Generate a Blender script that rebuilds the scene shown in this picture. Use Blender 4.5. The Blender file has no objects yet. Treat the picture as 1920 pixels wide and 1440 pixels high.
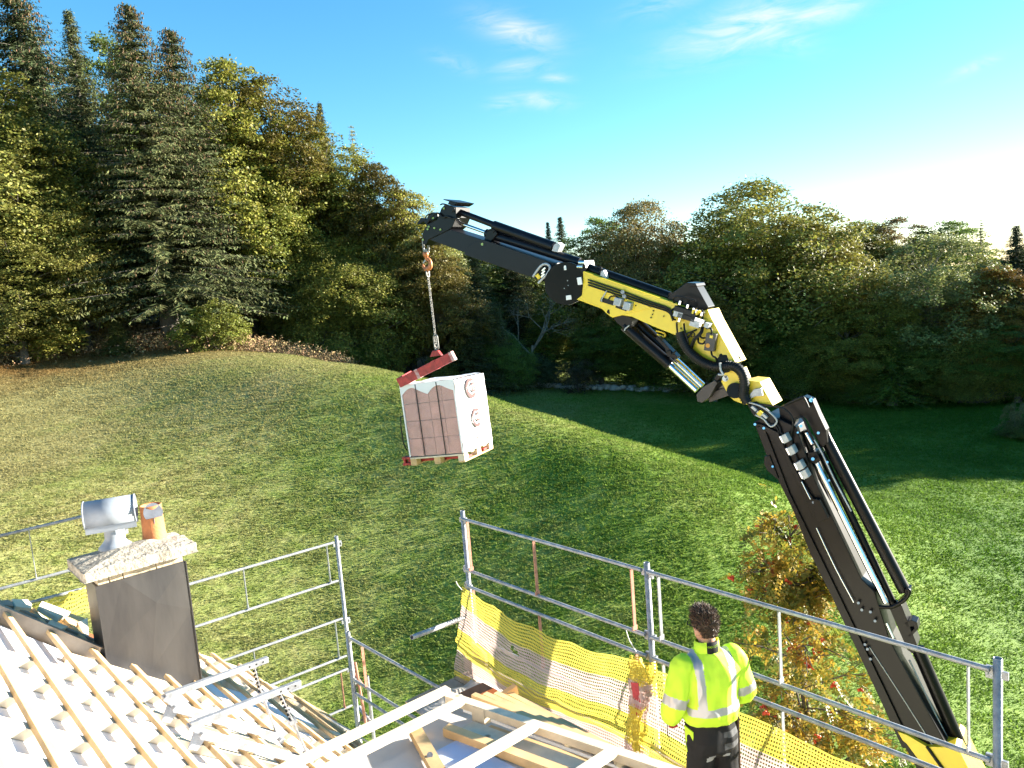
import bpy, math, random
import numpy as np
from mathutils import Vector, Matrix, noise as mnoise

# ------------------------------------------------------------------ camera, world, sun, exposure
scene = bpy.context.scene
COL = scene.collection
W_PX, H_PX, FPX = 1920.0, 1440.0, 1443.0
PITCH, ROLL = math.radians(7.17), math.radians(4.54)
CAM = np.array([0.0, 0.0, 9.5])
FW = np.array([0, math.cos(PITCH), -math.sin(PITCH)])
_R0 = np.array([1.0, 0, 0]); _U0 = np.array([0, math.sin(PITCH), math.cos(PITCH)])
RT = math.cos(ROLL) * _R0 - math.sin(ROLL) * _U0
UP = math.sin(ROLL) * _R0 + math.cos(ROLL) * _U0
cd = bpy.data.cameras.new('camera'); cam = bpy.data.objects.new('camera', cd); COL.objects.link(cam)
cd.sensor_width = 36.0; cd.lens = 36.0 * FPX / W_PX; cd.clip_start = 0.05; cd.clip_end = 3000
cam.matrix_world = Matrix(((RT[0], UP[0], -FW[0], CAM[0]), (RT[1], UP[1], -FW[1], CAM[1]), (RT[2], UP[2], -FW[2], CAM[2]), (0, 0, 0, 1)))
scene.camera = cam

SUN_AZ, SUN_EL = math.radians(75.0), math.radians(14.2)
SUN = np.array([math.sin(SUN_AZ) * math.cos(SUN_EL), math.cos(SUN_AZ) * math.cos(SUN_EL), math.sin(SUN_EL)])
SUN_STRENGTH, SKY_STRENGTH, EXPOSURE = 5.0, 0.060, 2.48
sd = bpy.data.lights.new('sun', 'SUN'); sd.energy = SUN_STRENGTH; sd.angle = math.radians(0.5); sd.color = (1.0, 0.93, 0.80)
so = bpy.data.objects.new('sun', sd); COL.objects.link(so)
so.rotation_euler = Vector(SUN).to_track_quat('Z', 'Y').to_euler()
scene.view_settings.view_transform = 'Standard'; scene.view_settings.look = 'None'
scene.view_settings.exposure = EXPOSURE; scene.view_settings.gamma = 1.0
scene.cycles.max_bounces = 6; scene.cycles.diffuse_bounces = 2; scene.cycles.transparent_max_bounces = 12; scene.cycles.use_denoising = True
scene.cycles.sample_clamp_indirect = 6

def unproj(x, y):
    return RT * ((x - 960) / FPX) + UP * ((720 - y) / FPX) + FW
def P(x, y, d):
    return CAM + unproj(x, y) * d
def onz(x, y, z):
    v = unproj(x, y); return CAM + v * ((z - CAM[2]) / v[2])
def onplane(x, y, q, n):
    v = unproj(x, y); q = np.asarray(q); n = np.asarray(n); return CAM + v * (((q - CAM) @ n) / (v @ n))
def unit(v):
    v = np.asarray(v, float); return v / np.linalg.norm(v)

world = bpy.data.worlds.new('World'); scene.world = world; world.use_nodes = True
def build_world():
    nt = world.node_tree; N = nt.nodes; L = nt.links; N.clear()
    out = N.new('ShaderNodeOutputWorld'); bg = N.new('ShaderNodeBackground')
    sky = N.new('ShaderNodeTexSky'); sky.sky_type = 'NISHITA'; sky.sun_disc = False
    sky.sun_elevation = SUN_EL; sky.sun_rotation = SUN_AZ; sky.altitude = 800; sky.air_density = 1.0; sky.dust_density = 0.15; sky.ozone_density = 3.0
    bg.inputs[1].default_value = SKY_STRENGTH
    tc = N.new('ShaderNodeTexCoord')
    def math_(op, a, b=None, clamp=False):
        n = N.new('ShaderNodeMath'); n.operation = op; n.use_clamp = clamp
        for i, v in enumerate((a, b)):
            if v is None: continue
            if isinstance(v, (int, float)): n.inputs[i].default_value = v
            else: L.new(v, n.inputs[i])
        return n.outputs[0]
    def dot(vec):
        n = N.new('ShaderNodeVectorMath'); n.operation = 'DOT_PRODUCT'; L.new(tc.outputs['Generated'], n.inputs[0]); n.inputs[1].default_value = tuple(vec); return n.outputs['Value']
    # thin cirrus wisps, each at its own place in the sky
    total = None
    nz = N.new('ShaderNodeTexNoise'); nz.inputs['Scale'].default_value = 26; nz.inputs['Detail'].default_value = 6; nz.inputs['Roughness'].default_value = 0.62; nz.inputs['Distortion'].default_value = 0.7
    mp = N.new('ShaderNodeMapping'); mp.inputs['Scale'].default_value = (0.5, 0.7, 2.0); mp.inputs['Rotation'].default_value = (0.2, 0.25, 0.3)
    L.new(tc.outputs['Generated'], mp.inputs[0]); L.new(mp.outputs[0], nz.inputs[0])
    for (x, y, w, h, ang, amt) in ((972, 58, 62, 20, 14, 1.0), (1400, 48, 105, 30, -12, 1.05), (1450, 66, 55, 16, 20, 1.0), (1540, 22, 75, 17, -8, 0.95), (985, 126, 48, 13, -6, .75), (1040, 146, 24, 7, 3, .9),
                                (1012, 187, 46, 12, 6, .75), (944, 195, 26, 10, -4, .8), (1826, 126, 24, 7, -16, .9), (852, 118, 34, 12, 12, .5), (1240, 8, 55, 16, -10, .5), (1275, 98, 9, 3, -40, .5)):
        c = unit(unproj(x, y)); ca, sa = math.cos(math.radians(ang)), math.sin(math.radians(ang))
        e1 = unit(unproj(x + 30 * ca, y + 30 * sa) - unproj(x, y)); e2 = unit(unproj(x - 30 * sa, y + 30 * ca) - unproj(x, y))
        u = math_('MULTIPLY', math_('SUBTRACT', dot(e1), float(c @ e1)), FPX / w); v = math_('MULTIPLY', math_('SUBTRACT', dot(e2), float(c @ e2)), FPX / h)
        r2 = math_('ADD', math_('MULTIPLY', u, u), math_('MULTIPLY', v, v))
        g = math_('MULTIPLY', math_('EXPONENT', math_('MULTIPLY', r2, -0.9)), amt)
        front = math_('GREATER_THAN', dot(c), 0.2)
        g = math_('MULTIPLY', g, front)
        total = g if total is None else math_('MAXIMUM', total, g)
    m = math_('MULTIPLY', total, math_('MULTIPLY', math_('SUBTRACT', nz.outputs[0], 0.36), 2.4), clamp=True)
    hs = N.new('ShaderNodeHueSaturation'); hs.inputs['Saturation'].default_value = 1.2; hs.inputs['Hue'].default_value = 0.486; hs.inputs['Value'].default_value = 1.02
    L.new(sky.outputs[0], hs.inputs['Color'])
    mix = N.new('ShaderNodeMixRGB'); L.new(m, mix.inputs[0]); L.new(hs.outputs[0], mix.inputs[1]); mix.inputs[2].default_value = (3.3, 3.35, 3.4, 1)
    L.new(mix.outputs[0], bg.inputs[0]); L.new(bg.outputs[0], out.inputs[0])
build_world()

# ------------------------------------------------------------------ materials
MATS = {}
def mat(name, color, rough=0.6, metal=0.0, var=0.0, scale=8.0, bump=0.0, bscale=60.0, spec=0.5, stretch=None, color2=None, translucent=0.0, use_obj_color=False, island=0.0):
    if name in MATS: return MATS[name]
    m = bpy.data.materials.new(name); m.use_nodes = True; nt = m.node_tree; N = nt.nodes; L = nt.links
    b = N['Principled BSDF']; b.inputs['Roughness'].default_value = rough; b.inputs['Metallic'].default_value = metal; b.inputs['Specular IOR Level'].default_value = spec
    b.inputs['Base Color'].default_value = (*color, 1)
    tc = N.new('ShaderNodeTexCoord'); mp = N.new('ShaderNodeMapping'); L.new(tc.outputs['Object'], mp.inputs[0])
    if stretch: mp.inputs['Scale'].default_value = stretch
    cur = None
    if use_obj_color:
        oi = N.new('ShaderNodeObjectInfo'); cur = oi.outputs['Color']
    if var > 0 or color2:
        nz = N.new('ShaderNodeTexNoise'); nz.inputs['Scale'].default_value = scale; nz.inputs['Detail'].default_value = 5; nz.inputs['Roughness'].default_value = 0.6
        L.new(mp.outputs[0], nz.inputs[0])
        rp = N.new('ShaderNodeValToRGB'); rp.color_ramp.elements[0].position = 0.32; rp.color_ramp.elements[1].position = 0.68
        c2 = color2 or tuple(max(0, c * (1 - var)) for c in color); c1 = color if color2 else tuple(min(1, c * (1 + var * 0.5)) for c in color)
        rp.color_ramp.elements[0].color = (*c2, 1); rp.color_ramp.elements[1].color = (*c1, 1)
        L.new(nz.outputs[0], rp.inputs[0])
        if cur is None: cur = rp.outputs[0]
        else:
            mx = N.new('ShaderNodeMixRGB'); mx.blend_type = 'MULTIPLY'; mx.inputs[0].default_value = 1; L.new(cur, mx.inputs[1]); L.new(rp.outputs[0], mx.inputs[2]); cur = mx.outputs[0]
    if island > 0:
        g = N.new('ShaderNodeNewGeometry'); hs = N.new('ShaderNodeHueSaturation')
        mr = N.new('ShaderNodeMapRange'); mr.inputs[3].default_value = 1 - island; mr.inputs[4].default_value = 1 + island; L.new(g.outputs['Random Per Island'], mr.inputs[0]); L.new(mr.outputs[0], hs.inputs['Value'])
        wn = N.new('ShaderNodeTexWhiteNoise'); wn.noise_dimensions = '1D'; L.new(g.outputs['Random Per Island'], wn.inputs['W'])
        mr2 = N.new('ShaderNodeMapRange'); mr2.inputs[3].default_value = 0.5 - island * 0.07; mr2.inputs[4].default_value = 0.5 + island * 0.05; L.new(wn.outputs['Value'], mr2.inputs[0]); L.new(mr2.outputs[0], hs.inputs['Hue'])
        if cur is None:
            hs.inputs['Color'].default_value = (*color, 1)
        else: L.new(cur, hs.inputs['Color'])
        cur = hs.outputs[0]
    if cur is not None: L.new(cur, b.inputs['Base Color'])
    if bump > 0:
        nb = N.new('ShaderNodeTexNoise'); nb.inputs['Scale'].default_value = bscale; nb.inputs['Detail'].default_value = 4; L.new(mp.outputs[0], nb.inputs[0])
        bp = N.new('ShaderNodeBump'); bp.inputs['Strength'].default_value = bump; bp.inputs['Distance'].default_value = 0.02; L.new(nb.outputs[0], bp.inputs['Height']); L.new(bp.outputs[0], b.inputs['Normal'])
    if translucent > 0:
        tr = N.new('ShaderNodeBsdfTranslucent'); ms = N.new('ShaderNodeMixShader'); ms.inputs[0].default_value = translucent
        if cur is not None: L.new(cur, tr.inputs[0])
        else: tr.inputs[0].default_value = (*color, 1)
        o = N['Material Output']; L.new(b.outputs[0], ms.inputs[1]); L.new(tr.outputs[0], ms.inputs[2]); L.new(ms.outputs[0], o.inputs[0])
    MATS[name] = m; return m

def wood(name, col, var=0.25):
    """sawn softwood: streaky grain along the longest generated axis, a few knots"""
    if name in MATS: return MATS[name]
    m = bpy.data.materials.new(name); m.use_nodes = True; nt = m.node_tree; N = nt.nodes; L = nt.links; b = N['Principled BSDF']
    b.inputs['Roughness'].default_value = 0.75; b.inputs['Specular IOR Level'].default_value = 0.25
    tc = N.new('ShaderNodeTexCoord'); nz = N.new('ShaderNodeTexNoise'); nz.inputs['Scale'].default_value = 5; nz.inputs['Detail'].default_value = 6; nz.inputs['Roughness'].default_value = .65
    L.new(tc.outputs['Object'], nz.inputs[0])
    vo = N.new('ShaderNodeTexVoronoi'); vo.inputs['Scale'].default_value = 3.3; L.new(tc.outputs['Object'], vo.inputs[0])
    rp = N.new('ShaderNodeValToRGB'); rp.color_ramp.elements[0].position = .3; rp.color_ramp.elements[1].position = .7
    rp.color_ramp.elements[0].color = (*[c * (1 - var) for c in col], 1); rp.color_ramp.elements[1].color = (*[min(1, c * 1.1) for c in col], 1); L.new(nz.outputs[0], rp.inputs[0])
    kr = N.new('ShaderNodeValToRGB'); kr.color_ramp.elements[0].position = .04; kr.color_ramp.elements[1].position = .09
    kr.color_ramp.elements[0].color = (.3, .2, .12, 1); kr.color_ramp.elements[1].color = (1, 1, 1, 1); L.new(vo.outputs['Distance'], kr.inputs[0])
    mx = N.new('ShaderNodeMixRGB'); mx.blend_type = 'MULTIPLY'; mx.inputs[0].default_value = .8; L.new(rp.outputs[0], mx.inputs[1]); L.new(kr.outputs[0], mx.inputs[2])
    oi = N.new('ShaderNodeObjectInfo'); hs = N.new('ShaderNodeHueSaturation'); mr = N.new('ShaderNodeMapRange'); mr.inputs[3].default_value = .86; mr.inputs[4].default_value = 1.1
    L.new(oi.outputs['Random'], mr.inputs[0]); L.new(mr.outputs[0], hs.inputs['Value']); L.new(mx.outputs[0], hs.inputs['Color']); L.new(hs.outputs[0], b.inputs['Base Color'])
    MATS[name] = m; return m

M_STEEL = mat('galvanised_steel', (.33, .34, .36), .48, .35, var=.35, scale=14, bump=.15, bscale=90)
M_STEELD = mat('weathered_galvanised_steel', (.33, .34, .36), .5, .45, var=.4, scale=12, bump=.2, bscale=70)
M_RUST = mat('red_oxide_painted_steel', (.42, .19, .13), .6, .1, var=.35, scale=20)
M_WOOD = wood('new_pine', (.64, .43, .21)); M_WOODP = wood('pale_pine', (.78, .66, .48)); M_WOODG = wood('grey_timber', (.36, .29, .22)); M_OSB = mat('strand_board', (.62, .47, .27), .8, color2=(.42, .29, .14), scale=38, bump=.2)
M_MEMB = mat('white_roof_membrane', (.70, .72, .78), .6, var=.05, scale=3, bump=.12, bscale=9)
M_BLUE = mat('pale_blue_membrane', (.50, .60, .80), .55, var=.08, scale=4, bump=.15, bscale=8)
M_BLACK = mat('black_boom_paint', (.0055, .005, .0055), .32, 0, var=.3, scale=5, spec=.2)
M_NAVY = mat('dark_navy_boom_paint', (.006, .0065, .010), .35, 0, var=.25, scale=4, spec=.24)
M_YEL = mat('yellow_crane_paint', (.78, .56, .03), .36, 0, var=.12, scale=4, spec=.5)
M_CHROME = mat('chrome_rod', (.78, .79, .80), .12, 1.0)
M_GREYB = mat('light_grey_casting', (.42, .43, .44), .5, .2, var=.2, scale=30)
M_STICK = mat('white_sticker', (.78, .78, .76), .5)
M_RUB = mat('black_rubber', (.006, .006, .0065), .5, 0, spec=.3)
M_ORG = mat('orange_forged_steel', (.5, .17, .06), .5, .2, var=.4, scale=30)
M_CHAIN = mat('chain_steel', (.22, .21, .20), .45, .7, var=.3, scale=30)
M_RED = mat('red_fork_paint', (.42, .035, .03), .5, 0, var=.45, scale=14)
M_WORN = mat('worn_red_and_white_paint', (.62, .55, .52), .6, 0, color2=(.42, .06, .05), scale=16)
M_COPPER = mat('copper_gutter', (.46, .16, .07), .38, .7, var=.4, scale=9)
M_CLAD = mat('dark_sheet_cladding', (.058, .054, .052), .42, .25, color2=(.034, .032, .033), scale=3.0, bump=.10, bscale=4, stretch=(2.2, 2.2, .45))
M_CONC = mat('lichened_concrete', (.46, .41, .32), .9, 0, color2=(.16, .14, .115), scale=22, bump=.7, bscale=45)
M_CBRICK = mat('old_pale_brick', (.44, .37, .26), .9, 0, var=.35, scale=16, bump=.5, bscale=40)
M_ZINC = mat('grey_zinc_cowl', (.27, .30, .34), .55, .2, var=.18, scale=6)
M_CLAY = mat('orange_clay_pot', (.56, .21, .07), .75, 0, color2=(.42, .15, .06), scale=10, bump=.2)
M_TARP = mat('grey_tarpaulin', (.50, .47, .43), .7, 0, var=.3, scale=3, bump=.5, bscale=7)
M_RENDER = mat('house_render', (.62, .59, .52), .9, 0, var=.12, scale=2, bump=.2)
M_DARKWOOD = wood('dark_old_boards', (.16, .11, .08))
M_BARK = mat('grey_bark', (.16, .135, .11), .95, 0, color2=(.07, .06, .05), scale=5, bump=.8, bscale=12, stretch=(1, 1, .25))
M_PALEBARK = mat('pale_beech_bark', (.30, .27, .22), .95, 0, color2=(.13, .11, .09), scale=5, bump=.5, bscale=12, stretch=(1, 1, .3))
M_LEAF = mat('leaf', (1, 1, 1), .55, 0, var=.38, scale=.55, use_obj_color=True, island=.42, translucent=.30, spec=.3)
M_NEEDLE = mat('needle', (1, 1, 1), .7, 0, var=.4, scale=.5, use_obj_color=True, island=.55, translucent=.12, spec=.1)
M_CONE = mat('hanging_cone', (.20, .125, .06), .8, 0, island=.3)
M_BERRY = mat('rowan_berry', (.55, .06, .015), .4, 0, island=.2)
M_DRY = mat('dry_undergrowth', (.30, .205, .095), .9, 0, island=.5)
M_STONE = mat('pale_field_stone', (.42, .39, .35), .9, 0, var=.3, scale=3, bump=.5, bscale=8)
M_DARK = mat('dark_void', (.012, .011, .01), .9)
M_RETRO = mat('reflective_tape', (.40, .41, .44), .35, .3)
M_TEXTRED = mat('dark_red_print', (.045, .002, .002), .6)

# ------------------------------------------------------------------ mesh builder
def perp(d):
    d = unit(d); a = np.array([0, 0, 1.0]) if abs(d[2]) < .9 else np.array([1.0, 0, 0])
    u = unit(np.cross(a, d)); return u, np.cross(d, u)
class MB:
    def __init__(s): s.v = []; s.f = []; s.sm = []; s.n = 0
    def add(s, vs, fs, smooth=False):
        s.v.extend([tuple(map(float, q)) for q in vs]); s.f.extend([tuple(i + s.n for i in f) for f in fs]); s.sm.extend([smooth] * len(fs)); s.n += len(vs); return s
    def box(s, c, size, ax=None):
        ax = np.eye(3) if ax is None else np.array(ax); c = np.array(c, float); h = np.array(size) / 2
        vs = [c + ax[0] * h[0] * i + ax[1] * h[1] * j + ax[2] * h[2] * k for i in (-1, 1) for j in (-1, 1) for k in (-1, 1)]
        return s.add(vs, [(0, 1, 3, 2), (4, 6, 7, 5), (0, 4, 5, 1), (2, 3, 7, 6), (0, 2, 6, 4), (1, 5, 7, 3)])
    def beam(s, p, q, w, h, up=(0, 0, 1), lift=0.0):
        """bar from p to q, w across, h along up; lift moves it along up"""
        p = np.array(p, float); q = np.array(q, float); d = q - p; L = np.linalg.norm(d); d = d / L; up = np.array(up, float); up = unit(up - d * (up @ d)); sd_ = np.cross(d, up)
        return s.box((p + q) / 2 + up * lift, (L, w, h), (d, sd_, up))
    def tube(s, pts, r, n=10, cap=True, r2=None):
        pts = [np.array(p, float) for p in pts]; k = len(pts); rs = r if isinstance(r, (list, tuple)) else [r + ((r2 - r) * i / max(1, k - 1) if r2 is not None else 0) for i in range(k)]
        vs = []; u = None
        for i, p in enumerate(pts):
            d = unit(pts[min(i + 1, k - 1)] - pts[max(i - 1, 0)])
            if u is None: u, w = perp(d)
            else: u = unit(u - d * (u @ d)); w = np.cross(d, u)
            for j in range(n):
                a = 2 * math.pi * j / n; vs.append(p + (u * math.cos(a) + w * math.sin(a)) * rs[i])
        fs = [(i * n + j, i * n + (j + 1) % n, (i + 1) * n + (j + 1) % n, (i + 1) * n + j) for i in range(k - 1) for j in range(n)]
        s.add(vs, fs, True)
        if cap:
            s.add([vs[j] for j in range(n)], [tuple(range(n))[::-1]]); s.add([vs[(k - 1) * n + j] for j in range(n)], [tuple(range(n))])
        return s
    def pipe(s, p, q, r, wall=.004, n=16):
        """open tube with a visible bore"""
        p = np.array(p, float); q = np.array(q, float); u, w = perp(q - p); ri = r - wall; vs = []
        for c, rr in ((p, r), (q, r), (q, ri), (p, ri)):
            for j in range(n):
                a = 2 * math.pi * j / n; vs.append(c + (u * math.cos(a) + w * math.sin(a)) * rr)
        fs = [(k * n + j, k * n + (j + 1) % n, ((k + 1) % 4) * n + (j + 1) % n, ((k + 1) % 4) * n + j) for k in range(4) for j in range(n)]
        return s.add(vs, fs, False)
    def prism(s, poly, off):
        """closed polygon of 3-D points pushed along vector off"""
        a = [np.array(p, float) for p in poly]; n = len(a); b = [p + np.array(off, float) for p in a]
        return s.add(a + b, [tuple(range(n)), tuple(range(2 * n - 1, n - 1, -1))] + [(i, i + n, (i + 1) % n + n, (i + 1) % n) for i in range(n)])
    def lathe(s, c, prof, n=24, axis=(0, 0, 1), smooth=True):
        ax = unit(axis); u, w = perp(ax); c = np.array(c, float); vs = []
        for (r, z) in prof:
            for j in range(n):
                a = 2 * math.pi * j / n; vs.append(c + ax * z + (u * math.cos(a) + w * math.sin(a)) * r)
        k = len(prof)
        return s.add(vs, [(i * n + j, i * n + (j + 1) % n, (i + 1) * n + (j + 1) % n, (i + 1) * n + j) for i in range(k - 1) for j in range(n)], smooth)
    def ball(s, c, r, n=10, ax=None):
        ax = np.eye(3) if ax is None else np.array(ax); r = np.array(r if hasattr(r, '__len__') else (r, r, r), float); c = np.array(c, float); vs = []; m = max(4, n // 2 + 1)
        for i in range(m + 1):
            t = math.pi * i / m
            for j in range(n):
                a = 2 * math.pi * j / n; q = np.array([math.sin(t) * math.cos(a), math.sin(t) * math.sin(a), math.cos(t)]) * r; vs.append(c + q @ ax)
        return s.add(vs, [(i * n + j, (i + 1) * n + j, (i + 1) * n + (j + 1) % n, i * n + (j + 1) % n) for i in range(m) for j in range(n)], True)
    def build(s, name, m, parent=None, bevel=0.0):
        return mesh_obj(name, s.v, s.f, m, parent, s.sm, bevel)

WLOC = {}
def mesh_obj(name, v, f, m, parent=None, smooth=None, bevel=0.0, color=None):
    off = WLOC.get(parent.name, np.zeros(3)) if parent else np.zeros(3)
    me = bpy.data.meshes.new(name); va = np.asarray(v, dtype=float) - off
    me.from_pydata(va.tolist(), [], f); me.update()
    if smooth is not None:
        if isinstance(smooth, bool): smooth = [smooth] * len(me.polygons)
        me.polygons.foreach_set('use_smooth', smooth)
    o = bpy.data.objects.new(name, me); COL.objects.link(o)
    for x in (m if isinstance(m, (list, tuple)) else [m]): me.materials.append(x)
    if parent: o.parent = parent; WLOC[o.name] = off
    else: WLOC[o.name] = np.zeros(3)
    if bevel > 0:
        b = o.modifiers.new('edge', 'BEVEL'); b.width = bevel; b.segments = 2; b.limit_method = 'ANGLE'; b.angle_limit = math.radians(40)
    return o
def tag(o, label=None, cat=None, group=None, kind=None):
    if label: o['label'] = label
    if cat: o['category'] = cat
    if group: o['group'] = group
    if kind: o['kind'] = kind
    return o
def thing(name, loc, label, cat, group=None):
    o = bpy.data.objects.new(name, None); COL.objects.link(o); o.location = tuple(map(float, loc)); o.empty_display_size = .2
    WLOC[o.name] = np.array(loc, float); return tag(o, label, cat, group)
def copy_tree(root, loc, rz=0, scale=(1, 1, 1)):
    r = root.copy(); COL.objects.link(r); r.location = tuple(map(float, loc)); r.rotation_euler = (0, 0, rz); r.scale = scale
    for ch in root.children:
        c = ch.copy(); COL.objects.link(c); c.parent = r
        for g in ch.children:
            d = g.copy(); COL.objects.link(d); d.parent = c
    return r

# ------------------------------------------------------------------ terrain
_ctl = [(750, 1300, 16.5), (1000, 1200, 17.5), (1000, 900, 25.5), (1300, 1000, 21), (1850, 1200, 19), (1500, 1050, 20.5), (1900, 1000, 25), (560, 1150, 19.5),
        (430, 655, 49), (283, 645, 50), (100, 660, 48), (560, 668, 45), (700, 690, 40), (920, 745, 34), (1200, 832, 28.5), (1400, 892, 25.5), (0, 750, 38), (0, 1000, 22), (400, 900, 27), (250, 760, 36), (700, 800, 30.5),
        (1000, 730, 60), (1100, 722, 63), (1250, 737, 60), (1600, 790, 46), (1440, 745, 57), (1750, 772, 47), (1900, 775, 43), (1800, 880, 33), (1600, 880, 32), (1300, 780, 48), (-300, 640, 46)]
_ctl += [(590, 683, 57), (690, 708, 57), (800, 725, 58)]
_cp = [P(*c) for c in _ctl]
for (x, y, d, dd, lo) in ((700, 690, 40, 6, .7), (820, 716, 37, 6, .9), (920, 745, 34, 5.5, 1.0), (1060, 786, 31, 5, 1.1), (1200, 832, 28.5, 5, 1.1), (1310, 864, 27, 4.5, 1.0), (1400, 892, 25.5, 4.5, .8)):
    _cp.append(P(x, y, d)); q = P(x, y, d + dd); q[2] -= lo; _cp.append(q)
_cp = np.array(_cp)
_far = np.array([(0, -12, .4), (15, -8, -.3), (-20, -8, 2.0), (-45, 5, 7), (-60, 40, 12), (-70, 90, 18), (-40, 70, 11.5), (-22, 62, 8.6), (-5, 72, 3), (10, 85, 2.5), (35, 85, 1), (60, 70, -1), (60, 40, -2.5), (50, 15, -1.5), (40, -10, -1.5), (90, 0, -2), (90, 90, 0), (0, 130, 6), (-80, 130, 20), (-80, -30, 8), (90, -30, -2), (0, -40, 0), (4, 8, .35), (-4, 9, .9), (0, 3, .5)])
_cp = np.vstack([_cp, _far])
def _tps(r2): return np.where(r2 > 1e-12, .5 * r2 * np.log(np.maximum(r2, 1e-12)), 0)
def _fit():
    n = len(_cp); X = _cp[:, :2] / 20; K = _tps(((X[:, None] - X[None]) ** 2).sum(-1)) + np.eye(n) * .003
    Pm = np.hstack([np.ones((n, 1)), X]); A = np.block([[K, Pm], [Pm.T, np.zeros((3, 3))]]); return X, np.linalg.solve(A, np.concatenate([_cp[:, 2], np.zeros(3)]))
_X, _w = _fit()
def ground(x, y):
    x = np.atleast_1d(np.asarray(x, float)); y = np.atleast_1d(np.asarray(y, float)); xc = np.clip(x, -85, 95); yc = np.clip(y, -35, 135)
    q = np.stack([xc, yc], -1) / 20; out = np.zeros(len(x))
    for i in range(0, len(x), 20000):
        qq = q[i:i + 20000]; out[i:i + 20000] = _tps(((qq[:, None] - _X[None]) ** 2).sum(-1)) @ _w[:-3] + _w[-3] + qq @ _w[-2:]
    return out
def gz(x, y): return float(ground(x, y)[0])

def meadow_material(blade):
    m = bpy.data.materials.new('meadow_grass' if blade else 'meadow_turf'); m.use_nodes = True; nt = m.node_tree; N = nt.nodes; L = nt.links; b = N['Principled BSDF']
    b.inputs['Roughness'].default_value = .75; b.inputs['Specular IOR Level'].default_value = .2
    g = N.new('ShaderNodeNewGeometry')
    def noise_(sc, det=4, rough=.6):
        n = N.new('ShaderNodeTexNoise'); n.inputs['Scale'].default_value = sc; n.inputs['Detail'].default_value = det; n.inputs['Roughness'].default_value = rough; L.new(g.outputs['Position'], n.inputs[0]); return n.outputs[0]
    def ramp(src, p0, p1, c0=(0, 0, 0), c1=(1, 1, 1)):
        r = N.new('ShaderNodeValToRGB'); r.color_ramp.elements[0].position = p0; r.color_ramp.elements[1].position = p1; r.color_ramp.elements[0].color = (*c0, 1); r.color_ramp.elements[1].color = (*c1, 1); L.new(src, r.inputs[0]); return r.outputs[0]
    def mixc(f, a, c, mode='MIX'):
        n = N.new('ShaderNodeMixRGB'); n.blend_type = mode
        for i, v in enumerate((f, a, c)):
            if isinstance(v, (int, float)): n.inputs[i].default_value = v
            elif isinstance(v, tuple): n.inputs[i].default_value = (*v, 1)
            else: L.new(v, n.inputs[i])
        return n.outputs[0]
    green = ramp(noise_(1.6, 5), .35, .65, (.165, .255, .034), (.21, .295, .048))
    straw = (.40, .335, .16)
    # drier towards the hill and the wood on the left, lush in the dip by the crane
    sx = N.new('ShaderNodeSeparateXYZ'); L.new(g.outputs['Position'], sx.inputs[0])
    def mth(op, a, c):
        n = N.new('ShaderNodeMath'); n.operation = op
        for i, v in enumerate((a, c)):
            if isinstance(v, (int, float)): n.inputs[i].default_value = v
            else: L.new(v, n.inputs[i])
        return n.outputs[0]
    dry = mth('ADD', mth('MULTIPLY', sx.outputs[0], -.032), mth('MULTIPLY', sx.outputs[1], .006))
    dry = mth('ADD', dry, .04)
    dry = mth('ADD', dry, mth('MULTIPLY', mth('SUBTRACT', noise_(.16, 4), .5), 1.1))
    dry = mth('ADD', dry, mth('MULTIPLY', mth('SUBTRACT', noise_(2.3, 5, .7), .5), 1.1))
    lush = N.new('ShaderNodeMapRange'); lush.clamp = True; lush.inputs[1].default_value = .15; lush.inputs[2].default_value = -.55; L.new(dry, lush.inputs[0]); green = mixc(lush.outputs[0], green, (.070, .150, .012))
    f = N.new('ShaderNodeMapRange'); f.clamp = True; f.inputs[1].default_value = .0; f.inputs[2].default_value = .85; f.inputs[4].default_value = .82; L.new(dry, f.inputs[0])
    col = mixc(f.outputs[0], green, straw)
    # brown bracken litter along the wood edge at the far left
    edge = mth('ADD', mth('MULTIPLY', sx.outputs[0], -.06), mth('MULTIPLY', sx.outputs[1], .10)); edge = mth('ADD', edge, mth('MULTIPLY', mth('SUBTRACT', noise_(.5, 4), .5), 1.1))
    e2 = N.new('ShaderNodeMapRange'); e2.clamp = True; e2.inputs[1].default_value = 5.2; e2.inputs[2].default_value = 6.2; L.new(edge, e2.inputs[0])
    lt = mth('LESS_THAN', sx.outputs[0], -6.0)
    col = mixc(mth('MULTIPLY', e2.outputs[0], lt), col, (.26, .155, .055))
    if blade:
        hs = N.new('ShaderNodeHueSaturation'); mr = N.new('ShaderNodeMapRange'); mr.inputs[3].default_value = .82; mr.inputs[4].default_value = 1.22; L.new(g.outputs['Random Per Island'], mr.inputs[0]); L.new(mr.outputs[0], hs.inputs['Value']); L.new(col, hs.inputs['Color']); col = hs.outputs[0]
        tr = N.new('ShaderNodeBsdfTranslucent'); ms = N.new('ShaderNodeMixShader'); ms.inputs[0].default_value = .5; L.new(col, tr.inputs[0]); L.new(b.outputs[0], ms.inputs[1]); L.new(tr.outputs[0], ms.inputs[2]); L.new(ms.outputs[0], N['Material Output'].inputs[0])
    else:
        col = mixc(1.0, col, ramp(noise_(9, 6, .75), .25, .75, (.8, .8, .75), (1.15, 1.15, 1.1)), 'MULTIPLY')
        bp = N.new('ShaderNodeBump'); bp.inputs['Strength'].default_value = .6; bp.inputs['Distance'].default_value = .10; L.new(noise_(4.5, 8, .75), bp.inputs['Height']); L.new(bp.outputs[0], b.inputs['Normal'])
    L.new(col, b.inputs['Base Color']); return m

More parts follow.
